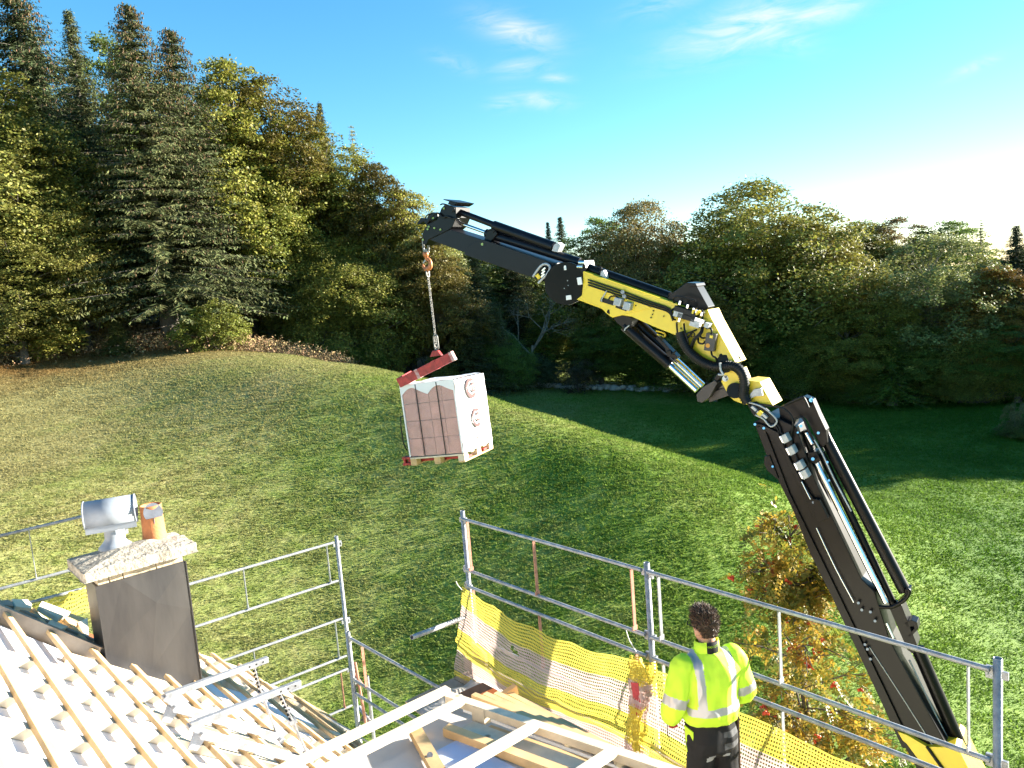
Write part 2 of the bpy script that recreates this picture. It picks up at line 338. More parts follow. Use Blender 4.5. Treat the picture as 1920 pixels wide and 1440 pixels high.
def build_meadow():
    def axis(lo, hi, step, far):
        a = np.arange(lo, hi + step, step); s = []; v = step
        x = hi
        out = list(a)
        while x < far: v *= 1.5; x += v; out.append(x)
        x = lo; v = step; pre = []
        while x > -far: v *= 1.5; x -= v; pre.append(x)
        return np.array(pre[::-1] + out)
    xs = axis(-60, 70, .6, 420); ys = axis(-12, 100, .6, 420)
    gx, gy = np.meshgrid(xs, ys); z = ground(gx.ravel(), gy.ravel())
    nx, ny = len(xs), len(ys); v = np.stack([gx.ravel(), gy.ravel(), z], -1)
    # small hummocks
    v[:, 2] += .012 * np.sin(v[:, 0] * 1.9 + np.sin(v[:, 1] * 1.3) * 2) * np.sin(v[:, 1] * 2.2 + np.sin(v[:, 0] * .9) * 2)
    i = np.arange(nx - 1)[None] + np.arange(ny - 1)[:, None] * nx; f = np.stack([i, i + 1, i + nx + 1, i + nx], -1).reshape(-1, 4)
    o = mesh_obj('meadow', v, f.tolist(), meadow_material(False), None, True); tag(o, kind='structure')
build_meadow()

def build_grass():
    """short tufts all over the part of the meadow the picture shows: three blades each"""
    rng = np.random.default_rng(5); n = 900000
    # density falls with distance from the roof
    az = rng.uniform(math.radians(-40), math.radians(40), n); d = 12 + 50 * rng.random(n) ** 1.25
    x = d * np.sin(az); y = d * np.cos(az)
    # keep clumpy
    k = np.sin(x * 1.1 + np.sin(y * .7) * 2) * np.sin(y * 1.3 + np.sin(x * .8) * 2.2) + rng.normal(0, .55, n); keep = k > -9
    keep &= ~((y < 55) & (x > 13 + (y - 20) * .9) & (rng.random(n) < .4))
    x, y, d = x[keep], y[keep], d[keep]; n = len(x); z = ground(x, y)
    s = (.55 + .9 * rng.random(n)) * (.75 + d / 45)
    vs = np.zeros((n, 6, 3)); base = np.stack([x, y, z - .01], -1)
    for bl in range(2):
        a = rng.uniform(0, 2 * np.pi, n); lean = rng.uniform(.02, .08, n) * s; w = .013 * s * (1 + bl * .3); h = rng.uniform(.016, .042, n) * s
        dx = np.stack([np.cos(a), np.sin(a), 0 * a], -1); sx_ = np.stack([-np.sin(a), np.cos(a), 0 * a], -1)
        o = base + dx * (.02 * s)[:, None] * bl
        vs[:, bl * 3] = o - sx_ * w[:, None]; vs[:, bl * 3 + 1] = o + sx_ * w[:, None]; vs[:, bl * 3 + 2] = o + dx * lean[:, None]; vs[:, bl * 3 + 2, 2] += h
    me = bpy.data.meshes.new('grass'); me.vertices.add(n * 6); me.vertices.foreach_set('co', vs.ravel()); me.loops.add(n * 6); me.loops.foreach_set('vertex_index', np.arange(n * 6)); me.polygons.add(n * 2)
    me.polygons.foreach_set('loop_start', np.arange(0, n * 6, 3)); me.polygons.foreach_set('loop_total', np.full(n * 2, 3)); me.update(calc_edges=True)
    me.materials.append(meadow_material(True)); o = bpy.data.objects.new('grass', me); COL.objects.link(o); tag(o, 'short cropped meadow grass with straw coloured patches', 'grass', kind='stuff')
build_grass()

# ------------------------------------------------------------------ trees
def quads_mesh(name, V, m, parent, color=None):
    """V: n x 4 x 3 leaf quads"""
    n = len(V); me = bpy.data.meshes.new(name); me.vertices.add(n * 4); me.vertices.foreach_set('co', np.ascontiguousarray(V).ravel()); me.loops.add(n * 4); me.loops.foreach_set('vertex_index', np.arange(n * 4)); me.polygons.add(n)
    me.polygons.foreach_set('loop_start', np.arange(0, n * 4, 4)); me.polygons.foreach_set('loop_total', np.full(n, 4)); me.update(calc_edges=True); me.materials.append(m)
    o = bpy.data.objects.new(name, me); COL.objects.link(o); o.parent = parent; WLOC[o.name] = np.zeros(3); return o
def norm_rows(a): return a / np.maximum(np.linalg.norm(a, axis=-1, keepdims=True), 1e-9)
def leaf_quads(rng, C, nrm, size, aspect=.55, jitter=.6):
    """diamond leaves at C facing roughly nrm"""
    n = len(C); nn = norm_rows(nrm + rng.normal(0, jitter, (n, 3))); t = norm_rows(np.cross(nn, rng.normal(0, 1, (n, 3)))); b = np.cross(nn, t); s = size * (.6 + .8 * rng.random(n))[:, None]
    return np.stack([C - t * s * .5, C - b * s * .5 * aspect, C + t * s * .5, C + b * s * .5 * aspect], 1)

def template(name, cat):
    o = bpy.data.objects.new(name, None); COL.objects.link(o); WLOC[o.name] = np.zeros(3); o['category'] = cat; return o
def broadleaf(seed, H, R, base, shape, sprays, leaves, leaf, bark, name='broadleaf_tree', cat='tree', spread=1.12, gap=0.0, flat=.17):
    """trunk with limbs running to leaf sprays spread through an uneven crown"""
    rng = np.random.default_rng(seed); root = template(name, cat); tr = MB()
    top = H * .82; ph = rng.uniform(0, 6, 4)
    def axis(z): t = z / H; return np.array([math.sin(t * 2.1 + ph[0]) * .35 * R / 4 - math.sin(ph[0]) * .35 * R / 4, math.sin(t * 1.7 + ph[1]) * .35 * R / 4 - math.sin(ph[1]) * .35 * R / 4, z])
    r0 = H * .016 + .04
    zs = np.linspace(-.3, top, 12); tr.tube([axis(z) for z in zs], [r0 * (1.25 if i == 0 else 1) * (1 - .85 * i / 11) for i in range(12)], 8)
    lumps = norm_rows(rng.normal(0, 1, (26, 3))); amp = rng.uniform(-.30, .34, 26)
    cz = base + (H - base) * .5; hz = (H - base) * .5
    dirs = norm_rows(rng.normal(0, 1, (sprays, 3))); rad = rng.random(sprays) ** .42
    lf = 1 + (np.exp(6 * (dirs @ lumps.T - 1)) @ amp)
    if shape == 'oval': prof = np.ones(sprays)
    elif shape == 'dome': prof = np.where(dirs[:, 2] < 0, 1.08, .97)
    elif shape == 'cone': prof = 1.0 - .42 * dirs[:, 2]
    C = np.stack([dirs[:, 0] * R * prof, dirs[:, 1] * R * prof, dirs[:, 2] * hz], -1) * np.minimum(rad * lf, 1.06)[:, None]; C[:, 2] += cz
    if gap > 0:
        g = np.array([mnoise.noise(Vector(c * .42 + seed)) for c in C]); C = C[g > -gap]
    C = C[C[:, 2] > base * .8]
    allq = []
    for i, c in enumerate(C):
        out = np.array([c[0], c[1], (c[2] - cz) * .55]); out = unit(out + 1e-6); up = unit(np.array([0, 0, 1.0]) + out * .55)
        n = int(leaves * rng.uniform(.6, 1.35)); t1 = unit(np.cross(up, rng.normal(0, 1, 3))); t2 = np.cross(up, t1)
        rr = R * .155 * rng.uniform(.7, 1.35) * spread; a = rng.uniform(0, 2 * np.pi, n); q = np.sqrt(rng.random(n)) * rr
        ctr = c + np.outer(np.cos(a) * q, t1) + np.outer(np.sin(a) * q, t2) + np.outer(rng.normal(0, rr * flat, n) - q * .25, up)
        allq.append(leaf_quads(rng, ctr, np.tile(up, (n, 1)), leaf, .6, .6))
        if i % 5 == 0 and c[2] > base * .7:
            z0 = max(base * .55, min(top * .95, c[2] - rad[i % len(rad)] * R * rng.uniform(.35, .75))); p = axis(z0); k = MB
            mid = p * .45 + c * .55 + np.array([0, 0, -.08 * R * rng.random()]) + rng.normal(0, .05 * R, 3)
            rl = r0 * .36 * (1 - .75 * z0 / H); tr.tube([p, mid, c], [rl, rl * .6, rl * .2], 5, cap=False)
    tr.build('trunk', bark, root)
    quads_mesh('crown', np.concatenate(allq), M_LEAF, root); return root
def spruce(seed, H, R, base, cones=False, name='spruce_tree', sparse=1.0, drop=.5, q=.42, pw=.62):
    rng = np.random.default_rng(seed); root = template(name, 'tree'); tr = MB()
    r0 = H * .0125 + .04; tr.tube([(0, 0, -.3), (0, 0, H * .5), (.05, 0, H * .97)], [r0 * 1.1, r0 * .42, .012], 8)
    for k in range(10):     # dead lower stubs
        z = base * rng.uniform(.35, 1); a = rng.uniform(0, 6.28); d = np.array([math.cos(a), math.sin(a), rng.uniform(-.25, .1)]); tr.tube([(0, 0, z), d * R * rng.uniform(.15, .4) + (0, 0, z)], [.035, .01], 4)
    Q = []; K = []; z = base
    while z < H * .985:
        t = (z - base) / (H - base); L0 = R * ((1 - t) ** pw) * (.85 + .25 * math.sin(math.pi * min(1, t * 3 + .3))) + .05
        nb = max(5, int((8 + 3 * (1 - t)) * sparse)); fac = .40 + .60 * (1 - t) ** .75
        for j in range(nb):
            a = rng.uniform(0, 6.28); L = L0 * rng.uniform(.62, 1.15); dr = drop * rng.uniform(.5, 1.2)
            s = np.linspace(.12, 1, max(4, int(L / (q * .42 * fac)))); hd = np.array([math.cos(a), math.sin(a), 0]); sd_ = np.array([-math.sin(a), math.cos(a), 0])
            pts = np.outer(s * L, hd); pts[:, 2] = z + L * (.18 * s - dr * s ** 1.4 + .22 * dr * s ** 4) * (1 - .9 * t)
            if t < .95 and j % 3 == 0: tr.tube([(0, 0, z), pts[len(s) // 2], pts[-1]], [.03, .018, .006], 4, cap=False)
            for side in (-1, 0, 1):
                n = len(s); ln = q * fac * (1.2 - .5 * s) * rng.uniform(.7, 1.3, n); w = ln * rng.uniform(.17, .30, n)
                lat = sd_ * side * .85 + hd * .35; dn = np.array([0, 0, -1.3 if side == 0 else -.8]); d = norm_rows(np.tile(lat + dn, (n, 1)) + rng.normal(0, .28, (n, 3)))
                wv = norm_rows(np.cross(d, rng.normal(0, 1, (n, 3)))); o = pts + rng.normal(0, .05, (n, 3))
                Q.append(np.stack([o, o + d * ln[:, None] * .45 + wv * w[:, None] * .5, o + d * ln[:, None], o + d * ln[:, None] * .45 - wv * w[:, None] * .5], 1))
            if cones and t > .12 and rng.random() < .8:
                for c in range(rng.integers(1, 4)):
                    p = pts[rng.integers(len(s) // 2, len(s))] + rng.normal(0, .1, 3); l = rng.uniform(.16, .26); w = .035; ca = rng.uniform(0, 3.14); wv = np.array([math.cos(ca), math.sin(ca), 0]) * w; wv2 = np.array([-math.sin(ca), math.cos(ca), 0]) * w; dz = np.array([0, 0, -l])
                    K.append(np.stack([p, p + dz * .5 + wv, p + dz, p + dz * .5 - wv])); K.append(np.stack([p, p + dz * .5 + wv2, p + dz, p + dz * .5 - wv2]))
        z += H * .0165 * rng.uniform(.7, 1.3) / max(.6, sparse) * fac ** .9
    tr.build('trunk', M_BARK, root); quads_mesh('crown', np.concatenate(Q), M_NEEDLE, root)
    if K: quads_mesh('cones', np.array(K), M_CONE, root)['kind'] = 'stuff'
    return root
def bare_tree(seed, H):
    rng = np.random.default_rng(seed); root = template('thin_tree', 'tree'); tr = MB(); tips = []
    def grow(p, d, L, r, depth):
        q = p + d * L; m_ = (p + q) / 2 + rng.normal(0, L * .05, 3); tr.tube([p, m_, q], [r, r * .85, r * .65], 5, cap=False)
        if depth == 0: tips.append(q); return
        for k in range(rng.integers(2, 5)):
            nd = unit(d + rng.normal(0, .55, 3) + np.array([0, 0, .12])); grow(p + (q - p) * rng.uniform(.55, 1), nd, L * rng.uniform(.55, .8), r * .55, depth - 1)
    grow(np.array([0, 0, -.2]), np.array([.03, 0, 1.0]), H * .38, H * .015, 5); tr.build('trunk', M_PALEBARK, root)
    tips = np.array(tips); C = np.repeat(tips, 9, 0) + rng.normal(0, .28, (len(tips) * 9, 3)); quads_mesh('crown', leaf_quads(rng, C, np.tile([0, 0, 1.0], (len(C), 1)), .15, .6, .8), M_LEAF, root); return root

TEMPL = {}
def make_templates():
    T = TEMPL
    T['beech'] = (broadleaf(11, 18, 4.6, 1.8, 'oval', 900, 120, .19, M_BARK, gap=.24), 18, 4.6)
    T['beech2'] = (broadleaf(23, 18, 4.6, 3.0, 'cone', 900, 120, .19, M_BARK, gap=.22), 18, 4.6)
    T['dome'] = (broadleaf(37, 16, 6.0, 2.2, 'dome', 1000, 125, .20, M_PALEBARK, gap=.2), 16, 6.0)
    T['loose'] = (broadleaf(41, 15, 4.2, 3.5, 'oval', 640, 90, .19, M_PALEBARK, gap=.2, spread=.95, flat=.34), 15, 4.2)
    T['low'] = (broadleaf(53, 14, 5.2, .3, 'cone', 1300, 120, .145, M_BARK, gap=.26), 14, 5.2)
    T['spruce'] = (spruce(61, 24, 3.9, 3.2, cones=True, drop=.72, pw=.74, q=.38, sparse=1.25), 24, 3.9)
    T['spruce2'] = (spruce(67, 22, 2.9, 2.6, pw=.95, drop=.6, q=.36, sparse=1.2), 22, 2.9)
    T['young'] = (spruce(71, 10, 2.0, .4, name='young_spruce', q=.30, pw=.9), 10, 2.0)
    T['thin'] = (spruce(73, 20, 1.9, 7.0, name='thin_spruce', sparse=.55, drop=.25, q=.30, pw=.95), 20, 1.9)
    T['bare'] = (bare_tree(83, 9), 9, 3.0)
    T['bush'] = (broadleaf(91, 3.2, 1.7, .05, 'dome', 340, 60, .10, M_BARK, name='bush', cat='bush', spread=1.15, gap=.6), 3.2, 1.7)
    T['bush2'] = (broadleaf(97, 3.0, 1.9, .05, 'oval', 200, 44, .10, M_BARK, name='bush', cat='bush', spread=1.0, gap=.35), 3.0, 1.9)
make_templates()
_used = set()
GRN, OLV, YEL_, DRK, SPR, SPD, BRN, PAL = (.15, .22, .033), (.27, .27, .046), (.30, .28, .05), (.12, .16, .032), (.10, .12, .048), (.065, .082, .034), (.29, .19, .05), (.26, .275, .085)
def plant(kind, x, y, height, width, color, label, group=None, rz=None, z=None, cat=None):
    root, H, R = TEMPL[kind]; rng = random.Random(int(x * 131 + y * 977 + height * 31) & 0xffff)
    sx = width / 2 / R; s = (sx, sx, height / H); zz = gz(x, y) - .1 if z is None else z; rz = rng.uniform(0, 6.28) if rz is None else rz
    if kind not in _used:
        _used.add(kind); o = root; o.location = (x, y, zz); o.rotation_euler = (0, 0, rz); o.scale = s; WLOC[o.name] = np.array([x, y, zz])
    else: o = copy_tree(root, (x, y, zz), rz, s)
    tag(o, label, cat or o['category'], group)
    if group is None and 'group' in o: del o['group']
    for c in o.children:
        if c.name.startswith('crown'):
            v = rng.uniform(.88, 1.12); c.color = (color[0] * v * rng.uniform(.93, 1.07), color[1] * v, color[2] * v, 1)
    return o
def plant_px(kind, px, ytop, d, wpx, color, label, group=None, **k):
    """tree whose foot stands on the meadow at forward distance d, as tall and wide as the picture shows it"""
    q = P(px, 600, d); x, y = q[0], q[1]
    for _ in range(3):
        v = P(px, ytop, d); z0 = gz(x, y)
        # true-up leans in the picture: follow it from the foot to the top
        top = v; foot_px = px + (0); x, y = top[0], top[1]
    return plant(kind, x, y, max(1.0, top[2] - gz(x, y)), wpx * d / FPX, color, label, group, **k)

def build_forest():
    B = 'broadleaf trees at the edge of the left wood'; S = 'tall spruces of the left wood'; RW = 'trees of the shaded wood on the right'
    # --- left wood, front row (x of the tip, y of the tip, distance, crown width in px)
    plant_px('beech2', -40, 110, 46, 330, (.20, .215, .045), 'big yellow-green broadleaf tree filling the left border')
    plant_px('beech', 50, 235, 46, 260, (.235, .225, .045), 'yellow-olive broadleaf tree standing right before the border tree')
    plant_px('beech2', 120, 330, 47, 190, (.225, .215, .045), 'slender olive broadleaf tree right of the yellow-olive one')
    plant_px('beech', 5, 420, 44, 230, (.215, .21, .045), 'low spreading yellow-green tree at the left border, foliage down to the ground')
    plant_px('spruce', 15, -80, 53, 420, SPD, 'darkest tall spruce cut off by the upper left corner')
    plant_px('spruce2', 125, 5, 50, 270, SPR, 'narrow spruce between the corner spruce and the cone-laden spruce')
    plant_px('spruce', 236, -6, 47, 400, SPR, 'tallest spruce heavy with brown cones, bare trunk showing at its foot')
    plant_px('spruce', 315, 42, 50, 370, SPR, 'second spruce with cones leaning on the right of the tallest spruce')
    plant_px('beech2', 415, 105, 55, 270, OLV, 'golden olive beech directly right of the cone-laden spruces')
    plant_px('beech', 505, 160, 57, 250, (.13, .115, .02), 'broad beech with bronze-olive crown in the middle of the left wood')
    plant_px('beech2', 470, 300, 55, 230, (.18, .21, .035), 'greener lower beech in front of the bronze-olive beech')
    plant_px('spruce2', 597, 182, 66, 150, SPD, 'dark pointed spruce tip rising above the beeches')
    plant_px('beech', 600, 245, 59, 230, OLV, 'olive beech below the dark pointed spruce tip')
    plant_px('thin', 658, 228, 61, 120, PAL, 'thin half-bare conifer with grey twigs against the sky')
    plant_px('beech2', 690, 300, 58, 200, (.135, .125, .028), 'tawny beech below the half-bare conifer')
    plant_px('beech', 745, 362, 58, 180, OLV, 'beech on the slope of the wood left of the crane tip')
    plant_px('loose', 790, 415, 58, 150, PAL, 'pale beech behind the crane tip and hook')
    plant_px('beech2', 800, 440, 56, 185, (.16, .14, .03), 'yellowing rounded beech behind the hanging chain')
    plant_px('low', 640, 420, 56, 260, OLV, 'dark leafy beech with low branches below the tawny beech')
    plant_px('low', 560, 400, 56, 240, (.18, .20, .036), 'dark broad beech shading the edge of the meadow')
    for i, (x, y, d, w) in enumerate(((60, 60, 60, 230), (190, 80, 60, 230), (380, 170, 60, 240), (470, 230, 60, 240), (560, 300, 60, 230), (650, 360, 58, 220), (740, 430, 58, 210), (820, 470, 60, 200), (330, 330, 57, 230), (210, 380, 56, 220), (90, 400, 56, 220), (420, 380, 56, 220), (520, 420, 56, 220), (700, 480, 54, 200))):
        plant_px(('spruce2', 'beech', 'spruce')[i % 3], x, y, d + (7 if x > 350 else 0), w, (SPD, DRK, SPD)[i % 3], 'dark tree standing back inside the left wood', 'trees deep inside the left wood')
    # --- wood edge between the two woods
    plant_px('spruce2', 885, 455, 60, 200, SPR, 'medium spruce right of the hanging chain')
    plant_px('young', 868, 560, 56, 150, (.075, .09, .03), 'young spruce behind the brick pallet, lit at its tip')
    plant_px('young', 930, 570, 58, 120, SPR, 'young spruce just right of the brick pallet')
    plant_px('low', 935, 610, 59, 130, GRN, 'low green sapling at the wood edge right of the pallet')
    plant_px('bare', 985, 505, 61, 185, (.19, .17, .06), 'half-bare thin tree with pale twigs below the black boom')
    plant_px('spruce', 955, 440, 68, 190, SPD, 'dark spruce in the shade behind the half-bare tree')
    for x, y, d, w in ((895, 470, 73, 230), (950, 478, 75, 230), (1005, 500, 75, 220), (850, 470, 70, 220)): plant_px('beech', x, y, d, w, DRK, 'dark tree closing the gap between the two woods', 'trees closing the gap between the two woods')
    plant_px('spruce2', 1026, 410, 76, 100, SPD, 'small left one of the two distant spruce tips above the boom')
    plant_px('spruce2', 1049, 400, 76, 140, SPD, 'taller right one of the two distant spruce tips above the boom')
    # --- right wood
    plant_px('dome', 1195, 380, 64, 230, (.24, .20, .06), 'round tawny beech behind the yellow boom')
    plant_px('beech', 1115, 415, 66, 170, GRN, 'dark green tree left of the round tawny beech')
    plant_px('beech2', 1262, 455, 62, 150, OLV, 'olive tree in the gap right of the round tawny beech')
    plant_px('dome', 1432, 340, 58, 370, (.25, .265, .045), 'largest wide beech right of the crane elbow')
    plant_px('beech', 1345, 420, 61, 170, GRN, 'dark left flank tree beside the largest wide beech')
    plant_px('beech', 1545, 425, 56, 190, (.24, .23, .045), 'yellow-green beech on the right flank of the largest beech')
    plant_px('beech2', 1330, 545, 54, 150, (.27, .23, .045), 'yellow sapling just behind the crane elbow')
    plant_px('beech2', 1615, 410, 63, 200, OLV, 'feathery olive tree on the skyline right of the largest beech')
    plant_px('beech', 1680, 415, 64, 190, (.21, .16, .05), 'brownish tree on the skyline in the right wood')
    plant_px('loose', 1752, 450, 50, 230, PAL, 'pale green slender-trunked tree in front of the right wood')
    plant_px('beech', 1765, 422, 62, 200, GRN, 'dark green tree on the skyline behind the pale slender-trunked tree')
    plant_px('thin', 1840, 405, 58, 110, PAL, 'thin half-bare tree with grey twigs near the right border')
    plant_px('spruce2', 1905, 415, 56, 220, SPD, 'dark spruce cut by the right border')
    plant_px('beech2', 1868, 495, 49, 190, (.30, .20, .04), 'orange-tinged tree at the right border')
    plant_px('beech', 1640, 520, 52, 170, OLV, 'olive lower tree between the wide beech and the pale tree')
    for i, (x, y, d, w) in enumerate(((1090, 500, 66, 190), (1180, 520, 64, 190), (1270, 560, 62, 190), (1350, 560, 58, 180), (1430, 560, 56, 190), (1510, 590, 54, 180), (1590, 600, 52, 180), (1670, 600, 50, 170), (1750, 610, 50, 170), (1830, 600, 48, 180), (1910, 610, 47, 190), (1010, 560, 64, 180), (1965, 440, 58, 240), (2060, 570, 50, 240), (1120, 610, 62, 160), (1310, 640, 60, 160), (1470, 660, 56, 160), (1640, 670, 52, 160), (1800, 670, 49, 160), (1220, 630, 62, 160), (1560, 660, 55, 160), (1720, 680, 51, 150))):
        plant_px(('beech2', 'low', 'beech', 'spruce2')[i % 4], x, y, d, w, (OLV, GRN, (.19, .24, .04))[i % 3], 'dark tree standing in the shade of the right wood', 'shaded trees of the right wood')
    # wood going on to the right of the view: it throws the long evening shadow over the hollow
    rng = random.Random(3); RT_ = 'trees of the wood beyond the right border'
    for r_, (n_, h_) in enumerate(((28.0, 12.5), (34.5, 14.5), (41, 11.5), (47, 9.5))):
        for i in range(8):
            x = 43 + 4.6 * i + 2.0 * (r_ % 2) + rng.uniform(-1, 1); y = (n_ + .259 * x) / .966 + rng.uniform(-.8, .8)
            if x / y < .78: continue
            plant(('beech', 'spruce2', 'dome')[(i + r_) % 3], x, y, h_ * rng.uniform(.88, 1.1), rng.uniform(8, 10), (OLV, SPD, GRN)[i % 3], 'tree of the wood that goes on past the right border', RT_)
    # --- bushes and undergrowth along the wood edge
    plant_px('bush', 385, 560, 47, 125, (.16, .19, .03), 'bright green bush at the wood edge right of the bare spruce trunk')
    plant_px('bush2', 335, 600, 47, 60, (.19, .18, .07), 'small pale dry bush left of the bright green bush')
    plant_px('young', 215, 590, 47, 85, (.10, .12, .03), 'small young spruce left of the bare spruce trunk')
    plant_px('bush2', 185, 545, 49, 90, (.20, .14, .03), 'bush with red-brown leaves under the olive tree')
    plant_px('bush', 65, 575, 46, 150, YEL_, 'yellow-green bush under the big left tree')
    plant_px('bush', 670, 640, 54, 90, GRN, 'dark green bush in the shade of the left wood')
    plant_px('bush', 610, 640, 55, 70, GRN, 'low green bush left of the shaded bush')
    plant_px('bush2', 725, 650, 55, 80, OLV, 'thin olive bush behind the red fork arm')
    plant_px('bush', 830, 655, 56, 75, OLV, 'bush peeping out above the brick pallet')
    plant_px('bush', 1012, 660, 61, 90, (.09, .11, .04), 'grey-green bush above the row of field stones')
    plant_px('bush2', 1080, 665, 59, 90, (.10, .08, .035), 'brownish bush right of the grey-green bush')
    plant_px('bush2', 915, 660, 58, 80, (.11, .13, .05), 'pale bush at the left end of the row of stones')
    plant_px('bush2', 1905, 745, 38, 60, (.17, .17, .06), 'pale leafed bush standing alone in the shaded meadow')
    plant_px('bush', 1912, 790, 38, 70, DRK, 'dark bush below the pale leafed bush')
    # row of pale field stones at the foot of the wood
    rng = np.random.default_rng(8); mb = MB()
    for x in np.linspace(905, 1330, 150):
        d = 61 + rng.normal(0, .35) - (x - 1100) / 1000; q = P(x, 720, d); z = gz(q[0], q[1]); r = rng.uniform(.12, .30); mb.ball((q[0], q[1], z + r * .35 + rng.uniform(0, .2)), (r * 1.2, r, r * .75), 6)
    tag(mb.build('field_stones', M_STONE), 'rubble row of pale field stones along the foot of the wood', 'stones', kind='stuff')
    # dry bracken along the left wood edge
    n = 9000; x = rng.uniform(-36, -10, n); y = 49.6 + (x + 23) * .02 + rng.normal(0, 1.4, n) - np.where(x < -26, (-26 - x) * .9, 0); z = ground(x, y); C = np.stack([x, y, z + rng.random(n) ** 2 * .9 + .05], -1)
    C = np.repeat(C, 5, 0) + rng.normal(0, .16, (n * 5, 3)); V = leaf_quads(rng, C, np.tile([0, 0, 1.0], (n * 5, 1)), .13, .45, 1.0)
    o = mesh_obj('dry_bracken', V.reshape(-1, 3), [(i * 4, i * 4 + 1, i * 4 + 2, i * 4 + 3) for i in range(len(V))], M_DRY); tag(o, 'band of dry brown bracken along the left wood edge', 'bracken', kind='stuff')
build_forest()

# ------------------------------------------------------------------ house: left roof, porch roof
A_AZ = math.radians(48.4)
AV = np.array([math.sin(A_AZ), math.cos(A_AZ), 0]); BV = np.array([-math.cos(A_AZ), math.sin(A_AZ), 0]); ZV = np.array([0, 0, 1.0])
PHI = math.radians(38); DN = AV * math.cos(PHI) - ZV * math.sin(PHI); NR = AV * math.sin(PHI) + ZV * math.cos(PHI)
Q0 = P(203, 1251, 6.0)                       # roof surface at the near left foot of the chimney
def rf(u, v, w=0.0): return Q0 + DN * u + BV * v + NR * w
def roof_uv(x, y, w=0.0):
    o = onplane(x, y, Q0 + NR * w, NR) - Q0; return o @ DN, o @ BV
EAVE_U, VERGE_V = 2.30, 1.85
def build_house():
    house = thing('house', rf(0, 0) * np.array([1, 1, 0]) + ZV * gz(*rf(0, 0)[:2]), 'house under re-roofing with white membrane and new timber battens', 'house')
    mb = MB()                                  # walls under the roof
    zg = gz(-1.5, 4) - .3
    def wall_box(u0, u1, v0, v1, ztop):
        c = [rf(u0, v0), rf(u1, v0), rf(u1, v1), rf(u0, v1)]; c = [np.array([p[0], p[1], zg]) for p in c]; mb.prism(c[::-1], (0, 0, ztop - zg))
    wall_box(-3.2, EAVE_U - .45, -5.5, VERGE_V - .45, rf(EAVE_U - .45, 0)[2] - .35)
    mb.build('wall', M_RENDER, house)
    deck = MB().prism([rf(-3.6, -5.5), rf(EAVE_U, -5.5), rf(EAVE_U, 1.5), rf(1.95, VERGE_V), rf(.75, VERGE_V), rf(-.20, .02), rf(-.80, .36), rf(-3.6, 2.0)], NR * -.16).build('roof', M_MEMB, house)
    # sub-surface at the verge side, a little lower and boarded
    MB().prism([rf(-3.6, 2.0, -.19), rf(-.8, .36, -.19), rf(-.2, .02, -.19), rf(.75, VERGE_V, -.19), rf(-.5, 2.1, -.19), rf(-3.6, 2.4, -.19)], NR * -.05).build('verge_boarding', M_WOODP, deck)
    MB().prism([rf(EAVE_U - .02, -5.5, .006), rf(EAVE_U + .20, -5.5, .006), rf(EAVE_U + .20, .55, .006), rf(EAVE_U - .02, .9, .006)], NR * .022).build('eaves_board', M_OSB, deck)
    MB().prism([rf(EAVE_U - .12, .95, .010), rf(EAVE_U + .30, .80, .012), rf(EAVE_U + .34, .50, .012), rf(EAVE_U + .10, 1.35, .012)], NR * .02).build('eaves_board', M_OSB, deck)
    MB().prism([rf(EAVE_U + .06, .62, .04), rf(EAVE_U + .42, .35, .0), rf(EAVE_U + .46, .02, .0), rf(EAVE_U + .1, .12, .04)], NR * .012).build('felt_flap', M_TARP, deck)
    # counter battens run down the slope; tile battens lie across them
    hb = .056; wt = .10
    vs = [1.42, .98, .56]
    k = 0; v = -.30
    while v > -5.4: vs.append(v); v -= .457
    for v in vs:
        u0 = -3.5 if v < -.4 else (.02 if v < -.25 else .12)
        u1 = EAVE_U - .02 - (0.35 if v > 1.3 else 0)
        if 0 < v: u0 = .72 + .25 * (v - .5)
        if -.4 < v < -.2: u0 = -.42
        v0 = v + .06 + .011 * k
        MB().box((rf(u0, v0, hb / 2 + .003) + rf(u1, v0, hb / 2 + .003)) / 2, (u1 - u0, wt, hb), (DN, BV, NR)).build('counter_batten', M_WOODP, deck)
    us = [-.455 + .297 * i for i in range(-9, 10)]
    for i, u in enumerate(us):
        if u > EAVE_U - .05: continue
        vt = 1.65 if u > .72 else (-.08 if u > -.02 else .92)
        if u > 1.9: vt = .75 + .4 * ((i * 7) % 3)
        if u < -.9: vt = 1.2
        vt = vt if not (.62 < u < .8) else .75
        rr = random.Random(i); jog = rr.uniform(-.012, .012)
        MB().box((rf(u + jog, -5.4, hb + .0185) + rf(u - jog, vt, hb + .0185)) / 2, (.046, vt + 5.4, .028), (DN, BV, NR)).build('tile_batten', M_WOOD, deck)
    # deep timber beside the chimney and the battens behind it
    p, q = rf(-1.55, .88, .03), rf(-.10, .05, .03); MB().beam(p, q, .07, .17, NR, 0).build('valley_timber', M_WOODG, deck)
    p, q = rf(-1.5, 1.14, .03), rf(-.05, .40, .03); MB().beam(p, q, .06, .12, NR, 0).build('valley_timber', M_WOODG, deck)
    for (a_, c_) in (((-.55, 1.05), (-.25, .25)), ((-.3, 1.3), (-.02, .45))):
        MB().beam(rf(*a_, -.02), rf(*c_, -.02), .05, .05, NR).build('counter_batten', M_WOODP, deck)
